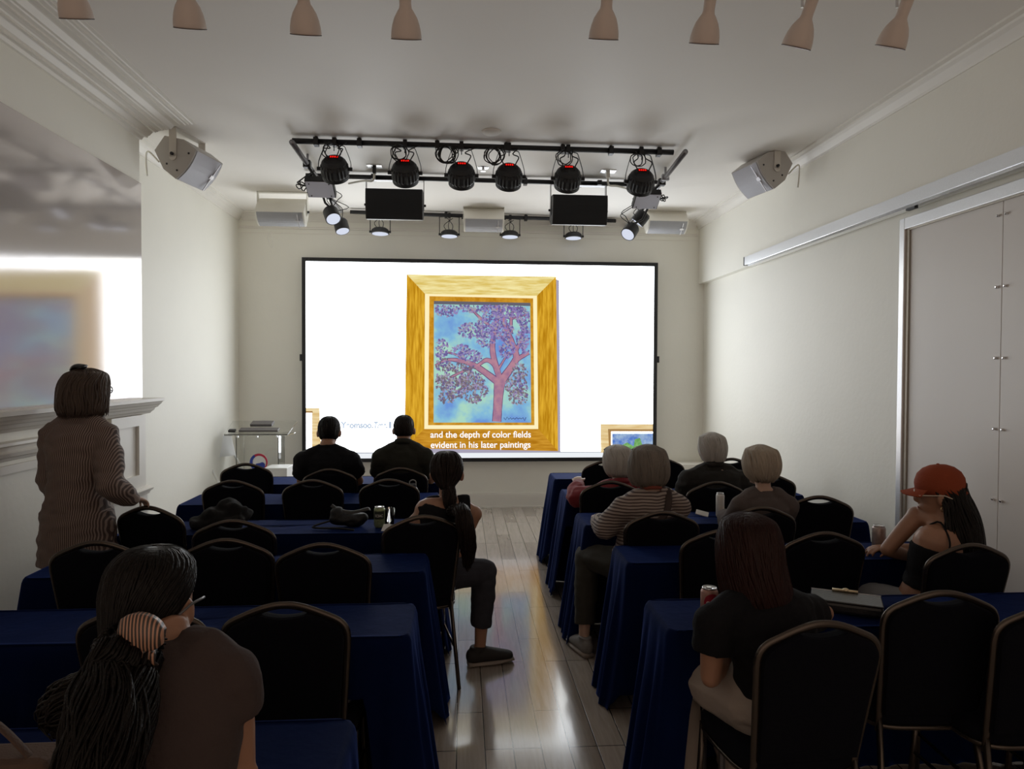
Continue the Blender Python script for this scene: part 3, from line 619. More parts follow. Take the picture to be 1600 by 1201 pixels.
for i, p in enumerate([(594, 362), (702, 366), (797, 367), (896, 369)]): tag(round_lamp(*p), nm[i], 'stage lamp', 'round wash lamps on the rear pipe')
def spot(px, py, y, d, up):
    c = aY(px, py, y); root = empty('spotlight', c); q = V(d).normalized().to_track_quat('-Z', 'Y').to_matrix()
    build('housing', MB().lathe([(.03, .085), (.06, .08), (.072, .06), (.074, -.045), (.07, -.05), (.066, -.05), (.062, -.035)], M=q, cap=True), BLACK, root, smooth=False)
    build('lens', MB().lathe([(.001, -.0405), (.04, -.044), (.064, -.048), (.064, -.04)], M=q), LEN, root, smooth=True)
    a_, b_ = (SL if px < 800 else SR); up = (a_.lerp(b_, (y-a_.y)/(b_.y-a_.y)).x-c.x, 0); tz = ZP-.05-c.z
    pts = [V((0, 0, .06)), V((up[0]*.5, 0, .12)), V((up[0], 0, tz-.02))]
    build('arm', MB().tube(pts, .011, 8), BLACK, root); build('clamp', MB().box((up[0]-.03, -.03, tz-.035), (up[0]+.03, .03, tz+.027)), BLACK, root)
    for k in range(3): build('cable', MB().tube(smoothpath([(0, 0, .08), (rc.uniform(-.12, .12), -.04, .14), (rc.uniform(-.1, .1), -.02, .2), (up[0], 0, tz-.03)], 4), .004, 6), CABLE, root, smooth=True)
    return root
tag(spot(519, 337, 6.7, (.35, -.55, -.75), (.03, .0)), 'upper of the two black spotlights on the left side pipe', 'spotlight', 'spotlights on the side pipes')
tag(spot(534, 355, 7.3, (.25, -.30, -.9), (-.07, 0)), 'lower of the two black spotlights on the left side pipe', 'spotlight', 'spotlights on the side pipes')
tag(spot(1000, 342, 7.1, (-.6, .2, -.75), (.0, .0)), 'upper rear of the two black spotlights on the right side pipe', 'spotlight', 'spotlights on the side pipes')
tag(spot(984, 362, 6.8, (-.55, -.5, -.7), (.08, .0)), 'lower front of the two black spotlights on the right side pipe', 'spotlight', 'spotlights on the side pipes')
def power_box(px, py, y, lab, s):
    c = aY(px, py, y); root = empty('control_box', c); bt = Matrix.Rotation(R(-30), 3, 'X')
    mb = MB().box((-.12, -.10, -.03), (.12, .10, .03)); mb.v = [bt @ p for p in mb.v]; build('housing', mb, BLACK, root, bevel=.004)
    mb = MB().box((-.112, -.092, -.036), (.112, .092, -.0305)); mb.v = [bt @ p for p in mb.v]; build('cover_plate', mb, mat('bluish_cover_plate', (.70, .72, .84), .3), root)
    for x in (-.085, .085):
        for yy in (-.07, .07): build('screw', MB().lathe([(.006, -.04), (.006, -.0365)], (bt @ V((x, yy, 0))), bt, 8), BLACK, root)
    a_, b_ = (SL if px < 800 else SR); xp = a_.lerp(b_, (y-a_.y)/(b_.y-a_.y)).x-c.x; tz = ZP-.05-c.z; build('hanger', MB().tube([(0, 0, .02), (xp, .0, tz-.01)], .012, 8).box((xp-.03, -.03, tz-.035), (xp+.03, .03, tz+.027)), BLACK, root)
    for k in range(4): build('cable', MB().tube(smoothpath([(s*.1, 0, 0), (s*rc.uniform(.14, .2), -.05, rc.uniform(-.03, .05)), (s*rc.uniform(.12, .18), .0, rc.uniform(-.05, .06)), (s*.06, .02, ZP-c.z-.1)], 4), .005, 6), CABLE, root, smooth=True)
    tag(root, lab, 'control box', 'control boxes on the side pipes')
power_box(501, 292, 6.2, 'black control box with pale cover plate on the left side pipe', -1); power_box(1010, 311, 6.5, 'black control box with pale cover plate on the right side pipe', 1)
def speaker(name, c, L, gh, dep, bh, pitch, rz, mats, hang, lab, grp, bar=True):
    """long axis local x; grille faces local -y pitched down; hang = height of the bracket's top above c"""
    root = empty(name, c, rz); cab, gr, br = mats; M = Matrix.Rotation(R(pitch), 3, 'X'); n = 7
    front = [(-.012-.022*math.cos((k/(n-1)-.5)*math.pi), -gh/2+gh*k/(n-1)) for k in range(n)]
    poly = front+[(dep*.45, gh/2), (dep, bh/2), (dep, -bh/2), (dep*.45, -gh/2)]
    mb = MB().prism(poly, -L/2, L/2, 'x'); mb.v = [M @ p for p in mb.v]; build('cabinet', mb, cab, root, bevel=.004)
    f2 = [(y-.006, z*.96) for y, z in front]; mb = MB().prism(f2+[(y+.004, z) for y, z in f2[::-1]], -L/2+.018, L/2-.018, 'x'); mb.v = [M @ p for p in mb.v]; build('grille', mb, gr, root)
    if bar:
        mb = MB().box((L/2-.07, -.046, -gh*.45), (L/2-.062, -.038, gh*.45)).box((L/2-.09, -.047, -gh*.06), (L/2-.045, -.038, gh*.06)); mb.v = [M @ p for p in mb.v]; build('trim_bar', mb, SILV if cab is not BLACK else BLACK, root)
    for s in (-1, 1):
        x = s*(L/2+.006); py_ = dep*.45; pc = M @ V((x, py_, 0))
        build('bracket', MB().box((x-.003, pc.y-.03, pc.z-.02), (x+.003, pc.y+.03, hang)).lathe([(.03, -.003), (.03, .003)], pc-V((0, 0, .02)), Matrix.Rotation(R(90), 3, 'Y'), 14), br, root)
        build('knob', MB().tube([pc+V((s*.002, 0, 0)), pc+V((s*.02, 0, 0))], .012, 10), BLACK, root)
    py_ = (M @ V((0, dep*.45, 0))).y; build('bracket_bar', MB().box((-L/2-.009, py_-.03, hang-.006), (L/2+.009, py_+.03, hang)), br, root)
    tag(root, lab, 'speaker', grp); return root
wm = (WHITEP, GREYG, WHITEP)
for px, py, y, L, lab in ((439, 341, 7.5, .50, 'white speaker hung from the ceiling at the left of the rig, over the lectern'), (756, 351, 8.0, .455, 'white speaker hung in the middle above the screen'), (1042, 354, 8.0, .47, 'white speaker hung at the right of the rig')):
    c = aY(px, py, y); speaker('ceiling_speaker', c, L, .19, .25, .13, 50, 0, wm, ZC-c.z-.001 if abs(px-756) > 100 else ZC-c.z-.001, lab, 'white ceiling speakers')
for px, py, lab in ((616, 319, 'left of the two black speakers hung from the pipe grid'), (906, 328, 'right of the two black speakers hung from the pipe grid')):
    y = B0.lerp(B1, (px-478)/544).y-.12; c = aY(px, py, y); r_ = speaker('black_speaker', c, .53, .28, .22, .2, 8, 0, (BLACK, BLACKG, PIPEM), ZP-c.z-.03, lab, 'black speakers on the grid', bar=False)
    for s in (-.2, .2): build('hook_clamp', MB().box((s-.02, .03, ZP-c.z-.035), (s+.02, .14, ZP-c.z+.01)), BLACK, r_)
ws = (GREYS, mat('pale_grey_speaker_grille', (.50, .50, .56), .45, var=.1, vscale=200, bump=.3, bscale=500), mat('warm_white_bracket', (.66, .62, .57), .45))
for px, py, y, rz, lab in ((311, 266, 5.78, 78, 'grey-white speaker in the left ceiling corner past the cornice'), (1177, 281, 5.95, -78, 'grey-white speaker in the right ceiling corner over the soffit')):
    c = aY(px, py, y); r_ = speaker('corner_speaker', c, .38, .28, .27, .14, 38, R(rz), ws, ZC-c.z-.001, lab, 'corner speakers', bar=True)
    s = -1 if px < 700 else 1
    for k, (dy, dz) in enumerate(((.02, .08), (.02, -.08), (.17, .05), (.12, -.09))):
        M = Matrix.Rotation(R(38), 3, 'X'); p = M @ V((-s*-.181 if 0 else (-.191 if px < 700 else .191), dy, dz)); build('screw', MB().tube([p-V((.002, 0, 0)), p+V((.002, 0, 0))], .008, 8), BLACK, r_)
    build('cable', MB().tube(smoothpath([(-.18 if px < 700 else .18, .22, .02), (-.20 if px < 700 else .2, .3, .1), (-.14 if px < 700 else .14, .36, .05), (-.1 if px < 700 else .1, .38, -.06)], 5), .007, 8), WHITEP, r_, smooth=True)
# loose wires under the left white speaker
p = aY(421, 366, 7.45); o = build('dangling_wire', MB().tube(smoothpath([(0, .1, .06), (-.02, .02, -.02), (.0, 0, -.10), (.03, 0, -.14), (.035, 0, -.06), (.0, .05, .02)], 4), .003, 6), WHITEP, loc=p); tag(o, 'thin loose wire dangling under the left white ceiling speaker', 'wire')
# ceiling bits
p = aZ(768, 205, ZC); o = build('smoke_detector', MB().lathe([(.001, -.02), (.06, -.02), (.075, -.008), (.078, 0)]), CEIL, loc=p, smooth=True); tag(o, 'small white disc on the ceiling in front of the rig', 'detector')
p = aZ(755, 262, ZC); o = build('sprinkler', MB().lathe([(.05, -.006), (.055, 0)]).lathe([(.012, -.03), (.012, -.006)]).lathe([(.025, -.034), (.025, -.03)]), CHROME, loc=p); tag(o, 'tiny ceiling sprinkler between the third and fourth stage lamps', 'sprinkler')
for px, py, s, lab in ((585, 259, 1, 'white ceiling outlet with hanging plug left in the rig'), (950, 267, -1, 'white ceiling outlet with hanging conduit right in the rig')):
    p = aZ(px, py, ZC); r_ = empty('ceiling_outlet', p)
    build('plate', MB().box((-.07, -.05, -.008), (.07, .05, 0)), CHROME, r_); build('plug', MB().box((-.015, -.02, -.07), (.015, .02, -.008)), BLACK if s > 0 else WHITEP, r_)
    build('conduit', MB().tube(smoothpath([(0, 0, -.06), (-s*.02, .05, -.12), (-s*.12, .15, -.10), (-s*.28, .3, -.09)], 5), .010, 8), WHITEP, r_, smooth=True); tag(r_, lab, 'outlet', 'ceiling outlets')
# track heads close to the camera
tr = build('lighting_track', MB().box((-1.9, -.018, -.03), (2.3, .018, 0)), CEIL, loc=(0, 2.95, ZC)); tag(tr, 'white lighting track on the ceiling carrying the pale bell lamps', 'track')
nm = ['first pale bell-shaped track lamp from the left', 'second pale bell-shaped track lamp from the left', 'third pale bell-shaped track lamp from the left', 'fourth pale track lamp from the left, left of the wide gap', 'fifth pale track lamp from the left, right of the wide gap', 'sixth pale track lamp from the left, hanging straight', 'seventh pale track lamp from the left, tilted', 'rightmost pale track lamp, tilted']
for i, (x, y, tl) in enumerate([(120, 31, 0), (297, 46, 3), (478, 56, 2), (635, 63, 0), (943, 63, 0), (1100, 70, 0), (1244, 76, 10), (1391, 76, 8)]):
    b = aY(x, y-3, 2.95); r_ = empty('track_lamp', (b.x, b.y, b.z)); M = Matrix.Rotation(R(tl), 3, 'Y') @ Matrix.Rotation(R(27), 3, 'X')
    prof = [(.054, 0), (.061, -.004), (.063, .004), (.061, .025), (.056, .050), (.047, .076), (.034, .098), (.026, .110), (.024, .122), (.025, .182), (.023, .19), (.010, .193)]
    build('shade', MB().lathe([(r, z) for r, z in prof], M=M, seg=32, cap=True), PINKW, r_, smooth=True)
    build('rim', MB().tube([M @ V((.0625*math.cos(a), .0625*math.sin(a), -.003)) for a in [2*math.pi*k/32 for k in range(32)]], .0015, 5, closed=True), mat('dark_rim', (.12, .10, .09), .5), r_)
    q = M @ V((0, 0, .16)); build('stem', MB().tube([(q.x-(.026 if tl > 5 else 0), q.y+.02, q.z), (q.x-.026 if tl > 5 else q.x, q.y+.02, ZC-b.z-.06)], .006, 8), CHROME, r_)
    build('adapter', MB().box((q.x-.05, -.017, ZC-b.z-.075), (q.x+.04, .017, ZC-b.z-.031)), PINKW, r_); tag(r_, nm[i], 'lamp', 'bell track lamps')
# ------------------------------------------------------------------ front left: lectern, emblem, white box, folding chair
c = aY(407, 700, 7.95); lx = c.x; le = empty('lectern', (lx, 7.95, -.0)); LD = -.05; tag(le, 'clear acrylic lectern with round blue and red emblem, front left corner', 'lectern')
build('top_tray', MB().box((-.34, -.16, .97), (.34, .2, .978)).add([(-.34, -.17, .98), (.34, -.17, .98), (.36, .2, 1.10), (-.36, .2, 1.10), (-.34, -.17, .988), (.34, -.17, .988), (.36, .2, 1.108), (-.36, .2, 1.108)], [(0,3,2,1),(4,5,6,7),(0,1,5,4),(1,2,6,5),(2,3,7,6),(3,0,4,7)]), ACRYL, le)
build('side_panel', MB().box((-.23, -.12, .03), (-.222, .15, .97)), ACRYL, le); build('side_panel', MB().box((.222, -.12, .03), (.23, .15, .97)), ACRYL, le); build('front_panel', MB().box((-.222, .14, .03), (.222, .148, .97)), ACRYL, le); build('base', MB().box((-.3, -.18, 0), (.3, .22, .03)), ACRYL, le)
for x in (-.21, -.0, .21): build('bolt', MB().lathe([(.012, .95), (.012, .972)], (x, -.13, 0), None, 10), CHROME, le)
dkg = mat('dull_grey_device', (.13, .12, .12), .5)
for nme, a, b_, lab in (('paper_folder', (-.13, .04, 1.11), (.13, .17, 1.15), 'grey folder lying flat on the lectern top, upper one'),):
    o = build('microphone_receiver', MB().box((0, 0, 0), (.24, .12, .03)), dkg, loc=(lx-.12, 7.95+.02, 1.055), bevel=.006); o.rotation_euler = (R(16), 0, 0); tag(o, 'long grey device on the upper half of the lectern top', 'device')
o = build('keyboard', MB().box((0, 0, 0), (.42, .09, .02)), dkg, loc=(lx-.2, 7.95-.12, 1.008), bevel=.004); o.rotation_euler = (R(16), 0, 0); tag(o, 'flat dark grey device along the lower edge of the lectern top', 'device')
o = build('remote_control', MB().box((0, 0, 0), (.075, .05, .025)), BLACK, loc=(lx-.31, 7.95-.13, 1.004), bevel=.004); o.rotation_euler = (R(16), 0, 0); tag(o, 'small black device at the left end of the lectern top', 'device')
# emblem
em = empty('emblem', (0, 0, 0)); em.parent = le; pe = aY(404, 722, 7.80); em.location = (pe.x-lx, -.15, pe.z)
RED = mat('emblem_red', (.50, .02, .06), .5); BLU = mat('emblem_blue', (.02, .05, .36), .5); WH = mat('emblem_white', (.8, .8, .8), .5)
def ringseg(a0, a1, ro_, ri0, ri1, m, nme):
    mb = MB(); n = 24; rs = []
    for k in range(n+1):
        a = R(a0+(a1-a0)*k/n); ri = ri0+(ri1-ri0)*k/n; rs.append([V((r*math.cos(a), y, r*math.sin(a))) for r, y in ((ro_, 0), (ri, 0), (ri, .012), (ro_, .012))])
    mb.rings(rs); build(nme, mb, m, em)
ringseg(120, -50, .095, .068, .085, RED, 'red_arc'); ringseg(120, 235, .095, .068, .062, BLU, 'blue_arc')
pts = [(-.03, -.02), (-.01, -.012), (.012, -.008), (.035, 0), (.055, -.005), (.066, -.025), (.065, -.05), (.05, -.08), (.01, -.094), (-.03, -.09), (-.054, -.077), (-.045, -.065), (-.02, -.05)]
build('blue_wave', MB().prism([(p.x, p.y) for p in smoothpath([(a, b, 0) for a, b in pts], 4, True)], 0, .012, 'y'), BLU, em)
build('white_field', MB().lathe([(.001, 0), (.066, 0), (.066, .006), (.001, .006)], (0, .004, 0), Matrix.Rotation(R(-90), 3, 'X'), 28), WH, em)
build('stem', MB().box((-.01, .0, -.2), (.01, .012, -.09)), ACRYL, em)
p = aY(436, 728, 7.7); o = build('white_box', MB().box((-.12, 0, 0), (.12, .3, p.z)), WHITE, loc=(p.x-.0, 7.55, 0), bevel=.004); tag(o, 'plain white box pedestal at the right of the lectern', 'box')
fc = empty('folding_chair', aY(353, 700, 7.9).xy.to_3d(), R(-116)); tag(fc, 'white folding chair against the left wall by the lectern', 'chair')
for s in (-1, 1):
    build('frame', MB().tube([(s*.20, -.13, .94), (s*.20, -.06, .7), (s*.21, .14, .42), (s*.21, .36, .01)], .011, 8), WHITE, fc, smooth=True); build('leg', MB().tube([(s*.19, .22, .44), (s*.19, -.08, .01)], .010, 8), WHITE, fc, smooth=True)
mb = MB().rings([[V((x, -.13+.05*(1-(x/.2)**2)*-.5+(.94-z)*.27+dy, z)) for z in (.72, .74, .93, .95)]+[V((x, -.13+.05*(1-(x/.2)**2)*-.5+(.94-z)*.27+dy+.014, z)) for z in (.95, .93, .74, .72)] for x, dy in [(q/5*.2, 0) for q in range(-5, 6)]]); build('backrest', mb, WHITE, fc, smooth=False)
build('seat', MB().box((-.19, -.02, .43), (.19, .34, .45)), WHITE, fc, bevel=.008)
# ------------------------------------------------------------------ things on the tables
TZ = .7545
def can(px, py, key_y, body, label, h=.122, r=.033, txt=None, dark=False, slim=False):
    p = aY(px, py, key_y); r_ = empty('drink_can', (p.x, p.y, TZ))
    if slim: r = .027; h = .155
    build('body', MB().lathe([(r*.78, 0), (r*.85, .004), (r, .012), (r, h-.016), (r*.82, h-.004)], seg=28), body, r_, smooth=True)
    build('rim', MB().lathe([(r*.80, h-.006), (r*.84, h-.001), (r*.80, h+.002), (r*.74, h-.003), (.002, h-.004)], seg=28), CHROME, r_, smooth=True)
    build('pull_tab', MB().lathe([(.001, 0), (.010, 0), (.010, .0015), (.001, .0015)], (0, .006, h-.0015), None, 12), CHROME, r_)
    if txt:
        for t_, z, w, m_ in txt:
            cu = bpy.data.curves.new('t', 'FONT'); cu.body = t_; cu.size = 1; cu.offset = .02; o = bpy.data.objects.new('t', cu); COL.objects.link(o); bpy.context.view_layer.update()
            me = bpy.data.meshes.new_from_object(o.evaluated_get(bpy.context.evaluated_depsgraph_get())); bpy.data.objects.remove(o)
            xa = min(v.co.x for v in me.vertices); xb = max(v.co.x for v in me.vertices)
            for v in me.vertices:
                a = ((v.co.x-xa)/(xb-xa)-.5)*w/r; v.co = V(((r+.0008)*math.sin(a), -(r+.0008)*math.cos(a), z+v.co.y*.024))
            me.materials.append(m_); o = bpy.data.objects.new('lettering', me); COL.objects.link(o); o.parent = r_
    tag(r_, label, 'can'); return r_
wtxt = mat('white_ink', (.7, .7, .65), .5); gtxt = mat('dark_ink', (.02, .03, .02), .5)
g = can(593, 820, 4.22, mat('green_can_print', (.30, .36, .20), .4, metal=.3, var=.6, vscale=60), 'green drink can with dark label on the third left table')
build('label_patch', MB().rings([[V((.0336*math.sin(a), -.0336*math.cos(a), z)) for a in [R(-60+10*k) for k in range(13)]] for z in (.052, .100)], close=False, cap=False), gtxt, g)
def cantext(g, t_, z, w, hgt, m_, r=.0342):
    cu = bpy.data.curves.new('t', 'FONT'); cu.body = t_; cu.offset = .02; o = bpy.data.objects.new('t', cu); COL.objects.link(o); bpy.context.view_layer.update()
    me = bpy.data.meshes.new_from_object(o.evaluated_get(bpy.context.evaluated_depsgraph_get())); bpy.data.objects.remove(o)
    xa = min(v.co.x for v in me.vertices); xb = max(v.co.x for v in me.vertices)
    for v in me.vertices:
        a = ((v.co.x-xa)/(xb-xa)-.5)*w/r; v.co = V((r*math.sin(a), -r*math.cos(a), z+v.co.y*hgt))
    me.materials.append(m_); o = bpy.data.objects.new('lettering', me); COL.objects.link(o); o.parent = g
cantext(g, 'SCSAC', .066, .050, .022, wtxt)
g = can(1108, 965, 2.58, mat('red_can_print', (.42, .24, .20), .4, metal=.3, var=.3, vscale=40), 'pinkish red drink can on the nearest right table')
ell = [V((.0338*math.sin(a), -.0338*math.cos(a), .070+.026*s*math.sin(t_))) for a, t_, s in []]
mb = MB(); rs = []
for k in range(13):
    a = -.95+1.9*k/12; hh = .034*math.sqrt(max(0, 1-(a/.96)**2)); rs.append([V((.0337*math.sin(a), -.0337*math.cos(a), .072-hh)), V((.0337*math.sin(a), -.0337*math.cos(a), .072+hh))])
mb.rings(rs, close=False, cap=False); build('label_patch', mb, mat('crimson_ink', (.35, .01, .03), .4), g); cantext(g, 'CLUC', .064, .046, .020, wtxt)
can(1125, 800, 4.40, mat('white_can_print', (.74, .74, .72), .4, metal=.2, var=.1, vscale=80), 'slim white drink can on the third right table', slim=True)
can(1373, 850, 3.52, mat('silver_pink_can_print', (.42, .34, .32), .35, metal=.5, var=.5, vscale=50), 'silver patterned drink can left of the woman in the orange cap', h=.135)
GLS = mat('clear_glass', (.95, .96, .97), .02, trans=1.0)
p = aY(608, 822, 4.26); o = build('drinking_glass', MB().lathe([(.002, .001), (.030, .001), (.034, .105), (.0325, .105), (.0285, .006), (.002, .006)], seg=24), GLS, loc=(p.x, p.y, TZ), smooth=True); tag(o, 'clear drinking glass right of the green can', 'glass')
p = aY(645, 772, 5.05); bo = empty('water_bottle', (p.x, p.y, TZ)); dk = mat('dark_bottle', (.04, .04, .045), .35)
build('body', MB().lathe([(.030, 0), (.036, .005), (.036, .085), (.028, .1)], seg=24), dk, bo, smooth=True); build('cap', MB().lathe([(.026, .1), (.026, .118), (.018, .124)], seg=20), dk, bo); build('carry_loop', MB().tube(smoothpath([(-.02, 0, .115), (-.022, 0, .14), (0, 0, .152), (.022, 0, .14), (.02, 0, .115)], 4), .004, 8), mat('grey_loop', (.3, .3, .3), .4), bo, smooth=True); tag(bo, 'small dark bottle with carry loop on the second left table', 'bottle')
o = build('paper_napkin', MB().add([(-.03, -.02, 0), (.03, -.02, 0), (.02, .03, .03), (-.02, .03, .028), (-.03, -.02, .002), (.03, -.02, .002), (.02, .03, .032), (-.02, .03, .03)], [(0,3,2,1),(4,5,6,7),(0,1,5,4),(1,2,6,5),(2,3,7,6),(3,0,4,7)]), WHITE, loc=V((aY(604, 830, 4.13).x, 4.13, TZ))); tag(o, 'small white crumpled napkin at the right end of the third left table', 'napkin')
# black cap/bag in soft cloth
p = aZ(552, 812, TZ); cb = empty('black_bag', (p.x, 4.26, TZ)); bk = mat('black_nylon', (.005, .005, .006), .6, bump=.3, bscale=40)
mb = MB().ell((0, 0, .035), (.12, .06, .04)).ell((-.07, 0, .06), (.05, .05, .05)).ell((.06, .0, .05), (.05, .04, .03)); fuse('bag_body', mb, bk, cb, .008, 4, wr=.014)
build('strap', MB().tube(smoothpath([(-.105, .0, .125), (-.06, -.01, .10), (0, -.01, .085), (.05, -.01, .088), (.11, -.02, .105), (.125, 0, .10)], 5), [(.012, .003)]*26, 8), mat('dark_grey_strap', (.035, .035, .035), .5), cb, smooth=True); build('strap', MB().tube(smoothpath([(-.1, -.03, .04), (-.2, -.08, .012), (-.05, -.1, .008), (.05, -.14, .006)], 5), .006, 6), bk, cb, smooth=True)
tag(cb, 'soft black bag with straps lying on the third left table', 'bag')
# black coat slumped on the third table
p = aZ(368, 812, TZ); ct = empty('black_coat', (p.x, 4.24, TZ)); mb = MB().ell((0, 0, .05), (.15, .10, .07)).ell((.03, .02, .10), (.09, .07, .06)).ell((-.12, 0, .03), (.07, .08, .05)).ell((.10, .0, .07), (.05, .08, .07)); fuse('coat_fabric', mb, mat('black_wool', (.004, .004, .004), .95, bump=.4, bscale=200), ct, .009, 4, wr=.03); tag(ct, 'rumpled black coat heaped on the third left table between chairs', 'coat')
# phone on the right, clutch
p = aZ(1091, 806, TZ); o = build('smartphone', MB().box((-.04, -.02, 0), (.04, .02, .008)), WHITE, loc=(p.x, 4.36, TZ+.03), bevel=.003); o.rotation_euler = (R(35), R(12), R(-20)); tag(o, 'white phone propped beside the slim white can', 'phone')
p = aZ(1333, 958, TZ); cl = empty('clutch_bag', (p.x, 2.66, TZ), R(-28)); lk = mat('black_leather', (.022, .022, .023), .32, bump=.15, bscale=120)
mb = MB().box((-.13, -.085, .002), (.13, .085, .045)); build('bag_body', mb, lk, cl, bevel=.012); build('flap', MB().box((-.128, -.09, .0455), (.128, .05, .052)), lk, cl, bevel=.003); build('clasp', MB().tube([(-.05, .055, .056), (.045, .055, .056)], .007, 8).ell((0, .055, .058), (.014, .010, .010)), mat('pale_gold_metal', (.75, .62, .42), .3, metal=.9), cl, smooth=True)
build('edge_trim', MB().tube([(-.128, .06, .05), (.128, .06, .05)], .002, 6), SILV, cl); tag(cl, 'black leather clutch bag with pale gold clasp on the nearest right table', 'bag')
# ------------------------------------------------------------------ people
def skin(name, c): 
    m = mat(name, c, .5, var=.08, vscale=14, bump=.05, bscale=150); m.node_tree.nodes['Principled BSDF'].inputs['Subsurface Weight'].default_value = .08; m.node_tree.nodes['Principled BSDF'].inputs['Subsurface Radius'].default_value = (.02, .01, .005); return m
SK = skin('skin_warm', (.42, .25, .17)); SKT = skin('skin_tan', (.36, .19, .12)); SKP = skin('skin_pale', (.50, .33, .25))
def hairm(name, c, rough=.42, var=.5): return mat(name, c, rough, var=var, vscale=30, stretch=(1.0, 1.0, .12), bump=.5, bscale=90, spec=.2)
H_BLK = hairm('hair_black', (.006, .0045, .004)); H_DBR = hairm('hair_dark_brown', (.013, .0075, .006)); H_RED = hairm('hair_dark_auburn', (.020, .0055, .0045)); H_GRY = hairm('hair_ash_grey', (.20, .175, .15), .55, .35)
H_WHT = hairm('hair_white', (.48, .455, .42), .55, .25); H_BLD = hairm('hair_sandy_grey', (.40, .34, .27), .5, .35); H_BRW = hairm('hair_ash_brown', (.085, .062, .05), .5, .5)
EYEM = mat('eye_dark', (.03, .02, .02), .2); LIP = mat('lip', (.35, .13, .11), .45); GOLD = mat('gold_earring', (.8, .6, .3), .25, metal=1); DGLS = mat('dark_glasses', (.01, .01, .012), .15)
rp_ = random.Random(5)
def spine(p0, p1, q, n=14):
    return [(p0*(1-t)*(1-t)+q*2*t*(1-t)+p1*t*t) for t in [k/(n-1) for k in range(n)]]
def interp(tab, t):
    for (a, va), (b, vb) in zip(tab, tab[1:]):
        if t <= b: k = (t-a)/(b-a); return tuple(x+(y-x)*k for x, y in zip(va, vb))
    return tab[-1][1]
TORSO = [(0, (.155, .115)), (.10, (.172, .125)), (.22, (.165, .118)), (.38, (.138, .102)), (.52, (.142, .105)), (.68, (.160, .112)), (.82, (.168, .104)), (.91, (.145, .085)), (.965, (.095, .065)), (1.0, (.058, .056))]
def torso(mb, P, k, infl, t0=0.0, t1=1.0, kw=1.0):
    pts, rr = [], []
    n = len(P)
    for i, p in enumerate(P):
        t = i/(n-1)
        if t < t0-1e-6 or t > t1+1e-6: continue
        a, b = interp(TORSO, t); pts.append(p); rr.append((a*k*kw+infl, b*k+infl))
    mb.tube(pts, rr, 20, side=(1, 0, 0))
def hand(mb, w, d, nrm, curl, s=1.0, thumb=1):
    """w wrist, d direction of the hand, nrm towards the back of the hand, curl radians per joint"""
    d = V(d).normalized(); nrm = (V(nrm)-d*V(nrm).dot(d)).normalized(); sd = d.cross(nrm)
    pe = w+d*.085*s
    mb.tube([w-d*.012, w+d*.03*s, w+d*.065*s, pe], [(.027*s, .019*s), (.035*s, .017*s), (.041*s, .015*s), (.040*s, .012*s)], 12, side=sd, round_=False)
    for k, L in enumerate((.068, .078, .072, .056)):
        b = pe+sd*((k-1.5)*.0205*s)-d*(.012 if k in (0, 3) else .004)*s; dd = (d+sd*(k-1.5)*.09).normalized(); pts = [b-dd*.014]; cur = b.copy()
        for j, f in enumerate((.45, .32, .23)):
            ax = sd; dd = (Matrix.Rotation(curl*(.7 if j == 0 else 1.0), 3, ax) @ dd) if (Matrix.Rotation(.1, 3, ax) @ d).dot(nrm) < d.dot(nrm) else (Matrix.Rotation(-curl*(.7 if j == 0 else 1.0), 3, ax) @ dd)
            pts.append(cur.copy()); cur = cur+dd*(L*f*s)
        pts.append(cur); mb.tube(pts, [.0095*s, .0095*s, .0088*s, .0082*s, .0072*s], 8, round_=True)
    tb = w+d*.028*s+sd*(-thumb*.030*s); td = (d*.7-sd*thumb*.75-nrm*.35).normalized(); t2 = (d*.95-sd*thumb*.2-nrm*.45).normalized()
    mb.tube([tb, tb+td*.034*s, tb+td*.034*s+t2*.028*s, tb+td*.034*s+t2*.05*s], [.013*s, .0115*s, .0095*s, .008*s], 8, round_=True)
class Person: pass
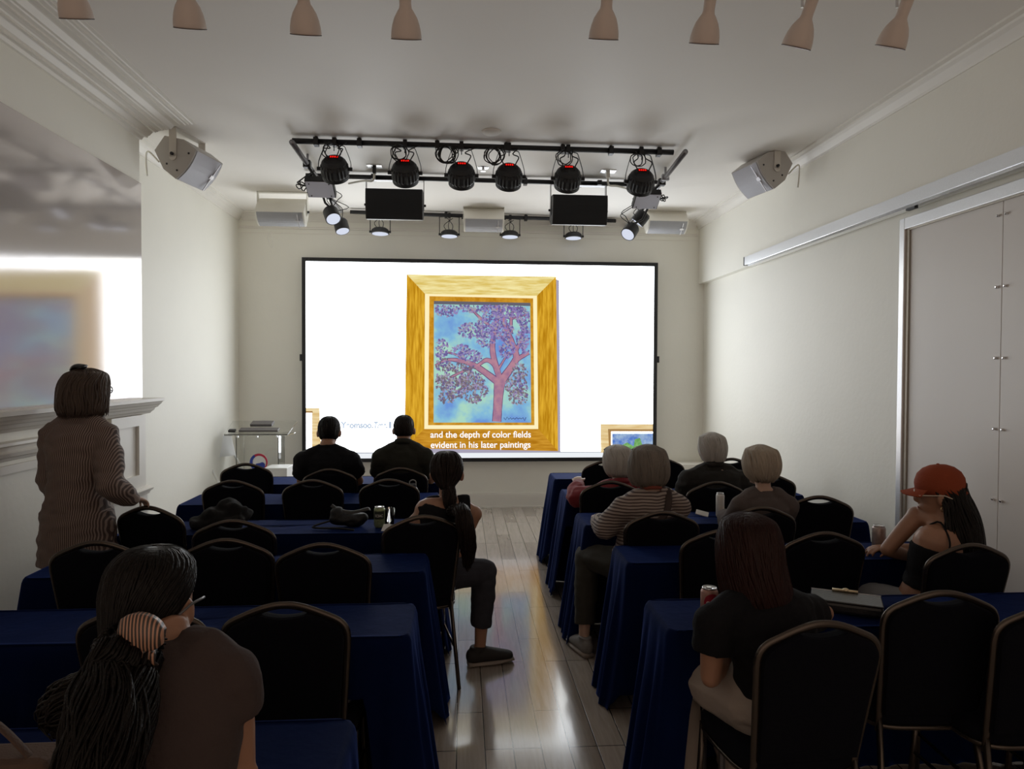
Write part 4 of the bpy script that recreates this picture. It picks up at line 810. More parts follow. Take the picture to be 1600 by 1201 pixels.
def person(label, pos, rz, H, hy=0, hp=0, male=False, k=1.0, sk=SK, sh=None, arms=None, legs=None, voxel=.009, seat=.487, shr=None, sw=None, necklean=.02, stand=False, kw=1.0, hipz=None, hs=1.0, ark=1.0):
    """pos: (x, y) of the pelvis; rz: body yaw (deg, ccw); H: world head top; hy/hp head yaw and pitch relative to the body"""
    g = Person(); root = empty('person', (pos[0], pos[1], 0), R(rz)); g.root = root; tag(root, label, 'person'); I = Matrix.Rotation(-R(rz), 3, 'Z')
    h = I @ (V(H)-V((pos[0], pos[1], 0))); g.h = h; hr = .112*hs
    Mh = Matrix.Rotation(R(hy), 3, 'Z') @ Matrix.Rotation(R(hp), 3, 'X'); g.Mh = Mh; g.My = Matrix.Rotation(R(hy), 3, 'Z'); C = h-Mh @ V((0, 0, hr)); g.C = C; g.hs = hs
    N = C+V((0, -.025-necklean, -(.132 if male else .160)*hs)) if shr is None else V(shr); g.N = N
    zp = hipz if hipz else seat+.075; g.zp = zp
    p0 = V((0, -.0, zp-.075)); q = V((N.x*.25, -.035+N.y*.25, zp+(N.z-zp)*.55)); P = spine(p0, N, q, 16); g.P = P; g.k = k; g.kw = kw
    sw = sw or (.20 if male else .168)*k; g.sw = sw; ar = (.046*k if male else .040*k)*ark; g.ar = ar
    b = MB(); torso(b, P, k, 0, kw=kw)
    b.tube([N+V((0, 0, -.03)), N+V((0, .005, .03)), C+V((0, -.02, -.07*hs)), C+V((0, -.01, -.03))], [.062*k*(1.1 if male else .95), .053*k*(1.12 if male else .92), .05*(1.12 if male else .95), .05], 12)
    S_ = {}
    for s in (-1, 1):
        sp = N+V((s*sw, -.012, -.105 if male else -.077)) if sh is None else V(sh[s]); S_[s] = sp
        b.ell(sp, (ar*1.22, ar*1.25, ar*1.25), 12, 8); b.tube([N+V((s*.02, -.005, -.01)), N.lerp(sp, .5)+V((0, 0, .012)), sp], [.05, .05, ar*1.05], 10)
    g.S = S_
    # arms: (elbow, wrist, hand dir, hand normal, curl)
    g.arms = {}
    for s in (-1, 1):
        a = (arms or {}).get(s) or (S_[s]+V((s*.05, .13, -.24)), S_[s]+V((-s*.06, .33, -.20)), (-s*.5, .8, 0), (0, 0, 1), .35)
        E, W, d, nr, cu = V(a[0]), V(a[1]), V(a[2]), a[3], a[4]; g.arms[s] = (E, W)
        b.tube([S_[s], S_[s].lerp(E, .35), S_[s].lerp(E, .7), E], [ar*1.12, ar*1.1, ar*.98, ar*.86], 12, round_=True)
        b.tube([E, E.lerp(W, .3), E.lerp(W, .7), W], [ar*.88, ar*.95, ar*.74, ar*.60], 12, round_=True)
        hand(b, W, d, nr, cu, (1.0 if male else .92), s)
    g.legs = {}
    for s in (-1, 1):
        if stand: dflt = (V((s*.095, 0, .86)), V((s*.10, .02, .47)), V((s*.10, -.02, .09)), V((s*.25, 1, 0)))
        else: dflt = (V((s*.09, 0, zp)), V((s*.12, .40, zp-.02)), V((s*.12, .36, .10)), V((s*.15, 1, 0)))
        l = (legs or {}).get(s) or dflt; A, K_, An, td = [V(x) for x in l]; g.legs[s] = (A, K_, An, td.normalized())
        b.tube([A, A.lerp(K_, .4), A.lerp(K_, .8), K_], [.085*k, .080*k, .064*k, .056*k], 14, round_=True)
        b.tube([K_, K_.lerp(An, .3), K_.lerp(An, .7), An], [.055*k, .056*k, .040*k, .033*k], 12, round_=True)
        t = td.normalized(); b.tube([An+V((0, 0, -.02))-t*.03, An+V((0, 0, -.045))+t*.05, An+V((0, 0, -.06))+t*.12], [(.032, .035), (.038, .028), (.036, .018)], 10, side=(t.y, -t.x, 0), round_=True)
    # head
    hh = hs
    b.ell(C, (.076*hh, .096*hh, .108*hh), 20, 14, Mh); b.ell(C+Mh @ V((0, .028, -.062))*hh, (.056*hh, .064*hh, .060*hh), 16, 10, Mh)
    b.ell(C+Mh @ V((0, .098, -.028))*hh, (.013, .020, .022), 10, 8, Mh); b.ell(C+Mh @ V((0, .088, -.07))*hh, (.024, .012, .012), 10, 8, Mh); b.ell(C+Mh @ V((0, .082, -.105))*hh, (.020, .018, .015), 10, 8, Mh)
    for s in (-1, 1): b.ell(C+Mh @ V((s*.086, -.004, -.022))*hh, (.014, .021, .034), 10, 8, Mh @ Matrix.Rotation(R(s*-18), 3, 'Z'))
    fuse('body', b, sk, root, voxel, 2)
    for s in (-1, 1): build('eye', MB().ell(C+Mh @ V((s*.031, .087, .0))*hh, (.012, .008, .006), 10, 6, Mh), EYEM, root, smooth=True)
    build('mouth', MB().ell(C+Mh @ V((0, .0975, -.071))*hh, (.020, .004, .005), 10, 6, Mh), LIP, root, smooth=True)
    return g
def shirt(g, m, infl=.014, sleeve=.55, t0=.06, t1=.95, name='shirt', wr=.006, voxel=.009, collar=False, neck=False, long_=0, hemr=1.0, loose=1.0, cap_=True):
    b = MB(); P, k = g.P, g.k; torso(b, P, k, infl, t0, t1, g.kw)
    if t1 >= .93: b.tube([P[-3], g.N+V((0, 0, -.012)), g.N+V((0, .006, .012+.014*(g.sw > .174)))], [(.10*k, .075*k+infl*.5), (.066*k+infl*.6, .060*k+infl*.6), (.056*k+infl*.5, .054*k+infl*.5)], 18, side=(1, 0, 0))
    b.ell(g.N+V((0, -.010, -.026)), (.092*k, .080*k, .050), 14, 8)
    if long_:
        p = P[0]; b.tube([P[2], p, p+V((0, 0, -long_))], [(.178*k+infl, .130*k+infl), (.185*k*hemr+infl, .14*k*hemr+infl), (.19*k*hemr+infl, .15*k*hemr+infl)], 20, side=(1, 0, 0))
    for s in (-1, 1):
        sp = g.S[s]; E, W = g.arms[s]; r = g.ar+infl*loose
        if cap_: b.ell(sp, (r*1.2, r*1.2, r*1.22), 12, 8)
        b.tube([g.N+V((s*.035, -.005, -.012)), g.N.lerp(sp, .5)+V((0, 0, .014)), sp], [.052+infl*.5, .050+infl, r*1.1], 10)
        if sleeve > 0:
            pe = sp.lerp(E, min(1, sleeve)); b.tube([sp, sp.lerp(pe, .5), pe], [r*1.16, r*1.16, r*1.14], 14)
            if sleeve > 1: t = min(1, sleeve-1); pw = E.lerp(W, t); b.tube([E-(W-E).normalized()*.01, E.lerp(pw, .5), pw], [r*1.05, r*1.06, r*.86], 14, round_=True)
    o = fuse(name, b, m, g.root, voxel, 3, wr=wr); 
    if collar:
        c = g.N+V((0, .0, .018)); mb = MB(); rs = []
        for q in range(24):
            a = 2*math.pi*q/24; ca, sa = math.cos(a), math.sin(a); rs.append([c+V((r*ca, r*sa*1.0+.004, z-.020*sa)) for r, z in ((.066*k, -.02), (.062*k, .022), (.069*k, .022), (.082*k, -.012))])
        rs.append(rs[0]); mb.rings([list(x) for x in rs], cap=False); build('collar', mb, m, g.root, smooth=True)
    return o
def pants(g, m, infl=.012, length=.88, name='trousers', top=.2, k=1.0, voxel=.009, wr=.006, pelvis=True):
    b = MB()
    if pelvis: torso(b, g.P, g.k, infl, 0, top, g.kw)
    for s in (-1, 1):
        A, K_, An, t = g.legs[s]; e = K_.lerp(An, length); kk = g.k*k
        b.tube([A, A.lerp(K_, .4), A.lerp(K_, .8), K_], [.088*kk+infl, .080*kk+infl, .066*kk+infl, .060*kk+infl], 14, round_=True)
        b.tube([K_, K_.lerp(e, .4), e], [.058*kk+infl, .058*kk+infl, .044*kk+infl*1.2], 14)
    return fuse(name, b, m, g.root, voxel, 3, wr=wr)
def shoes(g, up, sole, only=(-1, 1)):
    for s in only:
        A, K_, An, t = g.legs[s]; f = V((An.x, An.y, 0)); sd = (t.y, -t.x, 0)
        o = fuse('shoe', MB().tube([f+V((0, 0, .07))-t*.012, f+V((0, 0, .115))-t*.015], [(.036, .046), (.040, .046)], 14, side=sd).tube([f+V((0, 0, .06))-t*.045, f+V((0, 0, .062))+t*.02, f+V((0, 0, .052))+t*.10, f+V((0, 0, .042))+t*.175], [(.038, .050), (.042, .050), (.046, .036), (.040, .024)], 14, side=sd, round_=True), up, g.root, .007, 2)
        build('sole', MB().tube([f+V((0, 0, .016))-t*.07, f+V((0, 0, .016))+t*.0, f+V((0, 0, .016))+t*.1, f+V((0, 0, .02))+t*.2], [(.036, .016), (.042, .016), (.050, .015), (.034, .012)], 14, side=sd), sole, o, smooth=True)
        mb = MB()
        for q in (.05, .075, .10): c = f+t*q+V((0, 0, .102-q*.25)); mb.tube([c-V(sd)*.022, c+V((0, 0, .005)), c+V(sd)*.022], .003, 6)
        build('laces', mb, up, o, smooth=True)
def hair(g, m, levels, n=150, core=True, voxel=.007, lr=.0065, off=(0, 0, 0), jit=.006, name='hair', cap_=None, yawonly=True, strands=True, wave=0, flip=0):
    """levels: (dz, rx, ry, half-angle, yo) measured from the head centre; angle 0 = back of the head"""
    M = g.My if yawonly else g.Mh; C = g.C+V(off); s_ = g.hs
    def pt(lv, a, sc=1.0, dj=0):
        dz, rx, ry, th, yo = lv[:5]; xo = lv[5] if len(lv) > 5 else 0; a = max(-1, min(1, a))*R(th); return C+M @ V(((rx*sc+dj)*math.sin(a)*s_+xo, -(ry*sc+dj)*math.cos(a)*s_+yo*s_, dz*s_))
    if core:
        b = MB(); ns = 21; rs = []
        for lv in levels:
            ring = [pt(lv, -1+2*k/(ns-1), .96) for k in range(ns)]+[pt(lv, 1-2*k/(ns-1), .96 if lv[1] < .03 else max(.5, 1-.028/lv[1])) for k in range(ns)]; rs.append(ring)
        b.rings(rs)
        b.ell(C+g.Mh @ V((0, -.012, .016))*s_, (.082*s_, .095*s_, .100*s_), 18, 12, g.Mh) if cap_ is None else b.ell(C+g.Mh @ V(cap_[0])*s_, tuple(x*s_ for x in cap_[1]), 18, 12, g.Mh)
        fuse(name, b, m, g.root, voxel, 3)
    if strands:
        b = MB(); r_ = rp_
        for i in range(n):
            a = r_.uniform(-1, 1); dj = r_.uniform(-jit, jit*.8); e = r_.uniform(.9, 1.0); ph = r_.uniform(0, 6.3)
            pts = [pt(lv, a+.03*math.sin(ph+j*1.3)+(wave*math.sin(ph*.3+j*1.9+a*5) if wave else 0), 1.0, dj+(flip*(j/(len(levels)-1))**3)) for j, lv in enumerate(levels)]
            pts[-1] = pts[-2].lerp(pts[-1], r_.uniform(.5, 1.12))
            pts = smoothpath(pts, 3); L = len(pts); b.tube(pts, [lr*(.55+.6*math.sin(math.pi*min(1, .15+.8*j/L)))*(1 if j < L-2 else .45) for j in range(L)], 5)
        build(name+'_strands', b, m, g.root, smooth=True)
def tail(g, m, pts, rads, n=70, name='ponytail', lr=.006, voxel=.008, wave=.01):
    P = smoothpath(pts, 4); Rr = [v.x for v in smoothpath([(r, 0, 0) for r in rads], 4)]
    o = fuse(name, MB().tube(P, [r*.86 for r in Rr], 14, round_=True), m, g.root, voxel, 2, wr=.006)
    b = MB()
    for i in range(n):
        a = rp_.uniform(0, 6.283); q = rp_.uniform(.75, 1.06); tw = rp_.uniform(-1.2, 1.2); e = int(len(P)*rp_.uniform(.75, 1.0)); pp = []
        for j in range(e):
            t = (P[min(j+1, len(P)-1)]-P[max(j-1, 0)]).normalized(); s1 = t.orthogonal().normalized() if abs(t.z) < .2 else (V((1, 0, 0))-t*t.x).normalized(); s2 = t.cross(s1)
            an = a+tw*j/len(P); pp.append(P[j]+(s1*math.cos(an)+s2*math.sin(an))*Rr[j]*q+s1*wave*math.sin(j*.8+a*3))
        if len(pp) > 3: b.tube(pp, [lr*(1 if j < len(pp)-3 else .5) for j in range(len(pp))], 5)
    build(name+'_strands', b, m, g.root, smooth=True)
def glasses(g, on_top=False, m=DGLS, only_temple=False):
    b = MB(); hs = g.hs; T = g.Mh; C = g.C
    zz, yy = (.095, .045) if on_top else (.0, .105)
    tl = R(-50) if on_top else 0; Q = T @ Matrix.Rotation(tl, 3, 'X')
    for s in (-1, 1):
        c = C+T @ V((s*.036, yy, zz))*hs; b.tube([c+Q @ V((.028*math.cos(a), 0, .020*math.sin(a))) for a in [2*math.pi*k/16 for k in range(16)]], .003, 6, closed=True)
        b.tube([C+T @ V((s*.064, yy, zz+.006))*hs, C+T @ V((s*.094, yy-.02, zz-.002))*hs, C+T @ V((s*.098, -.02, (zz*.55 if on_top else -.004)))*hs, C+T @ V((s*.092, -.05, (zz*.35 if on_top else -.02)))*hs], .003, 6)
    b.tube([C+T @ V((-.009, yy+.003, zz))*hs, C+T @ V((.009, yy+.003, zz))*hs], .003, 6)
    build('glasses', b, m, g.root, smooth=True)
    if on_top:
        for s in (-1, 1): build('lens', MB().tube([C+T @ V((s*.036, yy, zz))*hs+Q @ V((0, -.001, 0)), C+T @ V((s*.036, yy, zz))*hs+Q @ V((0, .001, 0))], [(.027, .019), (.027, .019)], 16, side=Q @ V((1, 0, 0))), m, g.root)
def short_hair(g, m, n=260, low=-.085, vol=0, lr=.004, th0=115):
    hair(g, m, [(.117+vol, .010, .010, 180, .0), (.110+vol, .034, .040, 178, -.002), (.096, .056, .064, 168, -.004), (.070+vol*.8, .073+vol, .084+vol, 146, -.004), (.035, .082+vol, .100+vol, 122, -.004), (-.01, .080+vol, .104+vol, 104, -.002), (-.045, .074+vol, .098+vol*.6, 84, .0), (low-.01, .060, .078, 66, .006), (low-.045, .050, .062, 58, .006)], n, voxel=.006, lr=lr, jit=.003)
CLB = mat('black_cotton', (.008, .008, .010), .9, spec=.2, bump=.2, bscale=90); CLO = mat('dark_olive_cotton', (.028, .028, .022), .9, spec=.2, bump=.2, bscale=90)
CLJ = mat('charcoal_wool', (.026, .024, .022), .9, spec=.2, bump=.3, bscale=120); CLG = mat('warm_grey_knit', (.105, .085, .080), .9, spec=.2, bump=.25, bscale=150); CLR = mat('red_jacket', (.20, .012, .018), .75, bump=.2, bscale=30)
CLT = mat('taupe_jersey', (.062, .045, .042), .9, spec=.2, bump=.2, bscale=110); DEN = mat('charcoal_denim', (.040, .040, .050), .9, spec=.2, var=.3, vscale=25, bump=.2, bscale=200); JNS = mat('pale_grey_denim', (.22, .22, .23), .9, bump=.2, bscale=200)
CRM = mat('cream_linen', (.36, .31, .27), .85, bump=.2, bscale=60); OLV = mat('olive_trousers', (.035, .032, .024), .9); DKP = mat('dark_trousers', (.012, .012, .014), .9)
ST1 = stripes('brown_pinstripe_shirt', (.27, .205, .175), (.075, .05, .044), 0, 104, duty=.45, jag=.003); ST2 = stripes('striped_knit', (.34, .285, .25), (.075, .048, .045), 2, 55, duty=.56, jag=.02)
SNK = mat('dark_sneaker', (.02, .017, .016), .7); SOL = mat('tan_sole', (.34, .29, .25), .6); SNG = mat('grey_sneaker', (.22, .21, .20), .7)
def tabarms(g_h, s, out=.08, z=.80, fwd=.30):
    pass
# man in black T-shirt, front left
y = 5.62; hx = aY(516, 652, y+.08); g = person('man in a black T-shirt with short black hair, head bowed, front left row', (hx.x, CP[1].y+.23), 0, hx, hp=-22, male=True, k=1.02, sk=SKT, voxel=.010, necklean=.05, sw=.178,
  arms={s: ((s*.225, .05, .80), (s*.16, .30, .80), (-s*.5, .8, 0), (0, 0, 1), .4) for s in (-1, 1)})
shirt(g, CLB, .016, .62, loose=1.7); pants(g, DKP, length=.95); short_hair(g, H_BLK, low=-.06); shoes(g, SNK, SOL)
# man in olive shirt
hx = aY(631, 649, 5.66); g = person('balding man in a dark olive collared shirt, front left row', (hx.x, CP[2].y+.23), 0, hx, hp=3, male=True, k=.98, sk=SKT, voxel=.010, hs=.95, sw=.168,
  arms={s: ((s*.215, .05, .80), (s*.14, .30, .80), (-s*.5, .8, 0), (0, 0, 1), .4) for s in (-1, 1)})
shirt(g, CLO, .016, .7, collar=True, loose=1.6); pants(g, DKP, length=.95); short_hair(g, H_DBR, low=-.05, lr=.003); shoes(g, SNK, SOL)
# woman with the long ponytail on the aisle
hx = aY(698, 707, 4.0); px_, py_ = CP[8].x+.02, CP[8].y+.24
Ia = Matrix.Rotation(-R(8), 3, 'Z')
def L_(wx, wy, wz, o=(px_, py_), I=Ia): return I @ V((wx-o[0], wy-o[1], wz))
rh = L_(px_+.09, py_+.01, .56); kn = V((.335, .33, .54)); an = kn+V((-.03, -.10, -.44)); 
wk = aZ(757, 893, .535); wa = aZ(750, 1012, .10)
g = person('woman in a black tank top with long ponytail, sitting half in the aisle', (px_, py_), 8, hx, hy=-10, hp=6, k=.98, sk=SKT, voxel=.008, sw=.150,
  legs={1: (rh, L_(wk.x, wk.y, .535), L_(wa.x, wa.y, .10), Ia @ V((.95, .25, 0))), -1: (V((-.09, 0, .56)), V((-.05, .42, .54)), V((-.02, .44, .10)), V((0, 1, 0)))},
  arms={1: ((.165, .03, .66), (.03, .19, .67), (-1, .3, 0), (0, 0, 1), .4), -1: ((-.17, .08, .74), (-.05, .25, .77), (.8, .4, 0), (0, 0, 1), .4)})
b = MB(); torso(b, g.P, g.k, .010, .05, .90, .90); fuse('tank_top', b, CLB, g.root, .008, 3, wr=.004)
for s in (-1, 1): build('strap', MB().tube(smoothpath([g.P[12]+V((s*.075, -.098, -.03)), g.N+V((s*.080, -.075, -.05)), g.N+V((s*.085, -.02, .028)), g.N+V((s*.08, .06, -.01)), g.P[12]+V((s*.08, .10, -.0))], 4), [(.038, .008)]*17, 8, side=(1, 0, 0)), CLB, g.root, smooth=True)
pants(g, DEN, .014, .72, top=.26); shoes(g, SNK, SOL)
hair(g, H_DBR, [(.116, .012, .012, 180, 0), (.108, .05, .056, 175, -.004), (.075, .078, .086, 150, -.006), (.03, .087, .102, 125, -.006), (-.02, .080, .104, 112, -.004), (-.06, .055, .10, 95, -.012), (-.085, .030, .06, 90, -.055)], 170, lr=.0055)
tail(g, H_DBR, [g.C+V((0, -.10, -.075)), g.C+V((0, -.135, -.13)), g.C+V((.01, -.155, -.20)), V((g.C.x+.035, -.245, .955)), V((g.C.x+.06, -.285, .85)), V((g.C.x+.07, -.27, .74)), V((g.C.x+.07, -.255, .64))], [.024, .030, .034, .036, .036, .030, .010], 190, lr=.0034)
# standing woman
hx = aY(134, 578, 4.02); pw = (hx.x+.0, 3.93); Iw = Matrix.Rotation(R(10), 3, 'Z')
def Lw(p): return Iw @ (V(p)-V((pw[0], pw[1], 0)))
ch_ = aZ(232, 789, .945); ck = min(ch_.y, 3.995)/ch_.y; hx_ = ch_.x*ck; hy_ = ch_.y*ck
g = person('woman standing by the mantel in a long striped shirt, ash-brown bob', pw, -10, hx, hy=-20, hp=2, k=.96, sk=SKP, voxel=.0075, stand=True, hipz=.93, seat=.9, sw=.150, kw=.93, hs=1.02,
  arms={1: (Lw((hx_-.115, hy_-.17, 1.075)), Lw((hx_-.06, hy_-.075, 1.0)), (.25, .9, -.30), (.1, .3, .95), .55), -1: ((-.155, .0, 1.08), (-.14, .13, .90), (.2, .7, -.6), (-.9, 0, 0), .3)})
g.P = spine(V((0, 0, .86)), g.N, V((0, -.03, 1.15)), 16)
shirt(g, ST1, .022, 1.92, long_=.22, hemr=1.0, collar=True, loose=1.1, wr=.010, t0=0); pants(g, DKP, .012, .95, pelvis=True); shoes(g, SNK, SOL)
hair(g, H_BRW, [(.122, .012, .012, 180, 0), (.115, .036, .042, 178, 0), (.101, .067, .075, 165, 0), (.085, .092, .098, 148, -.004), (.035, .112, .122, 122, -.006), (-.03, .122, .130, 112, -.006), (-.09, .128, .132, 108, -.004), (-.135, .122, .124, 104, .0)], 520, lr=.004, jit=.012, wave=.03, flip=.004)
build('hair_clip', MB().tube(smoothpath([g.C+g.My @ V((-.065, -.03, .119)), g.C+g.My @ V((-.01, -.05, .138)), g.C+g.My @ V((.045, -.04, .132))], 4), [(.024, .011)]*9, 10, side=(0, 1, 0)), DGLS, g.root, smooth=True); glasses(g)
# foreground woman with the hair clip
hx = aY(241, 858, 1.53); N_ = aY(264, 1012, 1.45); rz = 4; po = (-.56, 1.25); Ib = Matrix.Rotation(-R(rz), 3, 'Z')
def Lb(p): return Ib @ (V(p)-V((po[0], po[1], 0)))
sr, sl = Lb(aY(358, 1062, 1.42)), Lb(aY(180, 1082, 1.43)); er = aY(372, 1201, 1.42)
g = person('woman in a taupe top with ponytail and patterned hair clip, nearest the camera', po, rz, hx, hy=-17, hp=-4, k=.86, sk=SKT, voxel=.0065, shr=Lb(N_), sh={1: sr, -1: sl}, hs=.95, ark=1.16,
  arms={1: (Lb((er.x, 1.42, .80)), Lb((-.60, 1.56, .80)), (-1, .2, 0), (0, 0, 1), .45), -1: (Lb((-.80, 1.42, .80)), Lb(aY(290, 1232, 1.38)), (1, -.05, .34), (0, -.55, .8), .55)})
shirt(g, CLT, .015, .24, t1=1.0, loose=1.0, voxel=.007, wr=.005); pants(g, DKP, length=.95); shoes(g, SNK, SOL)
hair(g, H_BLK, [(.118, .012, .012, 180, 0), (.110, .05, .056, 175, -.004), (.078, .080, .088, 150, -.006), (.03, .088, .104, 104, -.008), (-.02, .080, .108, 80, -.010), (-.06, .066, .106, 72, -.016), (-.095, .046, .09, 72, -.03)], 700, lr=.0028, yawonly=False, voxel=.006)
clp = Lb(aY(226, 982, 1.315))
wp = lambda x, y, Y: Lb(aY(x, y, Y))
tail(g, H_BLK, [g.C+g.Mh @ V((-.005, -.095, -.07)), wp(205, 1010, 1.34), wp(185, 1060, 1.30), wp(172, 1120, 1.23), wp(160, 1180, 1.17), wp(140, 1260, 1.12), wp(140, 1330, 1.10)], [.040, .052, .062, .066, .062, .058, .04], 520, lr=.0026, wave=.006)
tail(g, H_BLK, [wp(165, 1060, 1.30), wp(115, 1085, 1.32), wp(90, 1115, 1.34), wp(105, 1150, 1.33)], [.025, .034, .032, .014], 160, name='side_curl', lr=.0024, wave=.008)
CLIPM = stripes('patterned_clip', (.50, .27, .18), (.05, .04, .035), 0, 150, .35, .45, .02)
cb_ = empty('clip_pos'); bpy.data.objects.remove(cb_)
mb = MB(); Q = g.My @ Matrix.Rotation(R(12), 3, 'Y'); rs = []
for i in range(9):
    u = -1+2*i/8; w = .034*math.sqrt(max(.12, 1-u*u*.8)); rs.append([clp+Q @ V((u*.042+.004, -.010-.018*math.cos(u*1.2)*math.cos(a)*1.0-(.006), w*math.sin(a))) for a in [math.pi*(-1+2*j/10)/2 for j in range(11)]]+[clp+Q @ V((u*.040+.004, -.002, w*.95*math.sin(-a))) for a in [math.pi*(-1+2*j/10)/2 for j in range(11)]])
mb.rings(rs); hc = build('hair_clip', mb, CLIPM, g.root, smooth=True)
for u in (-.9, -.45, 0, .45, .9): build('clip_tooth', MB().tube(smoothpath([clp+Q @ V((u*.04, -.018, -.028)), clp+Q @ V((u*.042, -.016, -.046)), clp+Q @ V((u*.040, .004, -.060))], 3), [.005, .005, .0045, .004, .0035, .003, .002], 8), CLIPM, hc, smooth=True)
mb = MB(); mb.rings([[clp+(p-clp)*.66+V((-.006, -.003, -.040)) for p in r_] for r_ in rs]); build('clip_lower_jaw', mb, CLIPM, hc, smooth=True)
c = g.C+g.Mh @ V((.086, -.004, -.062)); build('earring', MB().tube([c+V((0, .008*math.cos(a), .008*math.sin(a))) for a in [2*math.pi*k_/14 for k_ in range(14)]], .0014, 6, closed=True), GOLD, g.root, smooth=True)
for s in (-1, 1): build('glasses_temple', MB().tube([g.C+g.Mh @ V((s*.091, .045, .0)), g.C+g.Mh @ V((s*.094, .03, .0)), g.C+g.Mh @ V((s*.098, -.01, .0)), g.C+g.Mh @ V((s*.09, -.04, -.015))], .003, 6), mat('grey_temple', (.12, .12, .13), .3), g.root, smooth=True)
# woman with dark red hair
po = (1.10, 2.33); hx = aY(1161, 803, 2.42); g = person('woman with long straight dark red hair, black T-shirt and cream trousers, right foreground', po, 14, hx, hy=4, hp=-14, k=1.0, sk=SKT, voxel=.007, necklean=.03, sw=.18, hs=1.0,
  legs={-1: (V((-.10, 0, .56)), V((-.16, .39, .55)), V((-.16, .33, .10)), V((-.1, 1, 0))), 1: (V((.09, 0, .56)), V((.08, .40, .55)), V((.08, .36, .10)), V((0, 1, 0)))},
  arms={-1: ((-.255, .03, .66), (-.06, .20, .66), (.8, .5, 0), (0, 0, 1), .45), 1: ((.28, .10, .80), (.12, .26, .80), (-.7, .7, 0), (0, 0, 1), .4)})
shirt(g, CLB, .015, .48, loose=1.5, voxel=.008); pants(g, CRM, .018, .95, top=.24, k=1.05); shoes(g, SNK, SOL)
hair(g, H_RED, [(.120, .012, .012, 180, 0), (.113, .036, .042, 178, -.002), (.100, .066, .073, 165, -.002), (.080, .088, .094, 150, -.004), (.025, .104, .114, 125, -.006), (-.05, .112, .124, 112, -.008), (-.13, .118, .140, 100, -.008, .01), (-.22, .130, .165, 85, .0, .03), (-.31, .140, .185, 72, .004, .055), (-.39, .120, .195, 60, .006, .075)], 850, lr=.0034, jit=.006, voxel=.007)
# woman in the orange cap
hx = aY(1464, 733, 3.20); po = (CP[25].x-.04, CP[25].y+.26); Ic = Matrix.Rotation(-R(14), 3, 'Z')
def Lc(p): return Ic @ (V(p)-V((po[0], po[1], 0)))
g = person('woman in an orange cap and black camisole with long wavy dark hair', po, 14, hx, hy=42, hp=-6, k=.95, sk=SKT, voxel=.0075, necklean=.03, sw=.165, hs=.98,
  sh={-1: Lc(aY(1432, 806, 3.27)), 1: Lc(aY(1508, 812, 3.20))},
  arms={-1: (Lc(aY(1386, 858, 3.28)), Lc(aY(1432, 872, 3.44)), (.9, .25, 0), (0, 0, 1), .4), 1: ((.235, .10, .79), (.06, .25, .79), (-.9, .2, 0), (0, 0, 1), .4)})
b = MB(); torso(b, g.P, g.k, .008, .30, .76, 1.0); fuse('camisole', b, CLB, g.root, .008, 3, wr=.004)
for s in (-1, 1): build('strap', MB().tube(smoothpath([g.P[10]+V((s*.085, -.106, .02)), g.P[12]+V((s*.085, -.104, .02)), g.N+V((s*.08, -.055, -.01)), g.N+V((s*.075, .0, .03)), g.P[12]+V((s*.07, .10, .02))], 4), .0045, 6), CLB, g.root, smooth=True)
pants(g, JNS, .014, .95, top=.20); shoes(g, SNG, SOL)
hair(g, H_BLK, [(.06, .070, .080, 130, -.004), (.03, .078, .094, 110, -.008), (-.005, .082, .104, 98, -.010), (-.04, .086, .120, 92, -.012), (-.11, .092, .15, 84, -.008), (-.19, .11, .175, 80, .0), (-.28, .12, .19, 74, .006), (-.36, .10, .19, 62, .006)], 480, lr=.0045, jit=.014, wave=.05, voxel=.008)
CAPM = mat('rust_orange_cap', (.27, .055, .022), .8, spec=.2, bump=.2, bscale=150)
T = g.Mh; b = MB(); rs = []
for z, r1 in ((-.012, 1.0), (.03, 1.01), (.065, .98), (.095, .86), (.118, .63), (.131, .34), (.134, .05)):
    rs.append([g.C+T @ V((.092*r1*math.sin(a), .108*r1*math.cos(a)-.006, z+(.02*math.cos(a) if z < .05 else 0))) for a in [2*math.pi*q/28 for q in range(28)]])
b.rings(rs); cp = build('cap', b, CAPM, g.root, smooth=True); md = cp.modifiers.new('t', 'SOLIDIFY'); md.thickness = .003
b = MB(); rs = []
for i in range(13):
    a = R(-62+124*i/12); r0 = V((.088*math.sin(a), .098*math.cos(a), .024)); L = .066*math.cos(a*1.15)**.6 if abs(a) < 1.3 else 0; r1 = r0+V((.10*math.sin(a)*.25, L, -.012-.02*abs(math.sin(a)))); rs.append([g.C+T @ p for p in (r0, r1, r1+V((0, 0, -.004)), r0+V((0, 0, -.004)))])
b.rings(rs); build('brim', b, CAPM, cp, smooth=False)
build('cap_button', MB().ell(g.C+T @ V((0, -.006, .135)), (.007, .007, .004)), CAPM, cp, smooth=True)
build('cap_strap', MB().tube(smoothpath([g.C+T @ V((-.045, -.107, -.0)), g.C+T @ V((0, -.119, -.012)), g.C+T @ V((.045, -.107, -.0))], 5), [(.009, .003)]*11, 8, side=(0, 0, 1)), CAPM, cp, smooth=True)
build('cap_opening', MB().tube(smoothpath([g.C+T @ V((-.034, -.110, .014)), g.C+T @ V((0, -.115, .030)), g.C+T @ V((.034, -.110, .014))], 5), [(.013, .003)]*11, 8, side=(0, 0, 1)), H_BLK, cp, smooth=True)
c = g.C+T @ V((-.088, -.004, -.062)); build('earring', MB().tube([c+V((.009*math.cos(a), .0, .012*math.sin(a)-.006)) for a in [2*math.pi*k_/14 for k_ in range(14)]], .0014, 6, closed=True), GOLD, g.root, smooth=True); glasses(g, m=mat('clear_frame', (.6, .5, .42), .3))
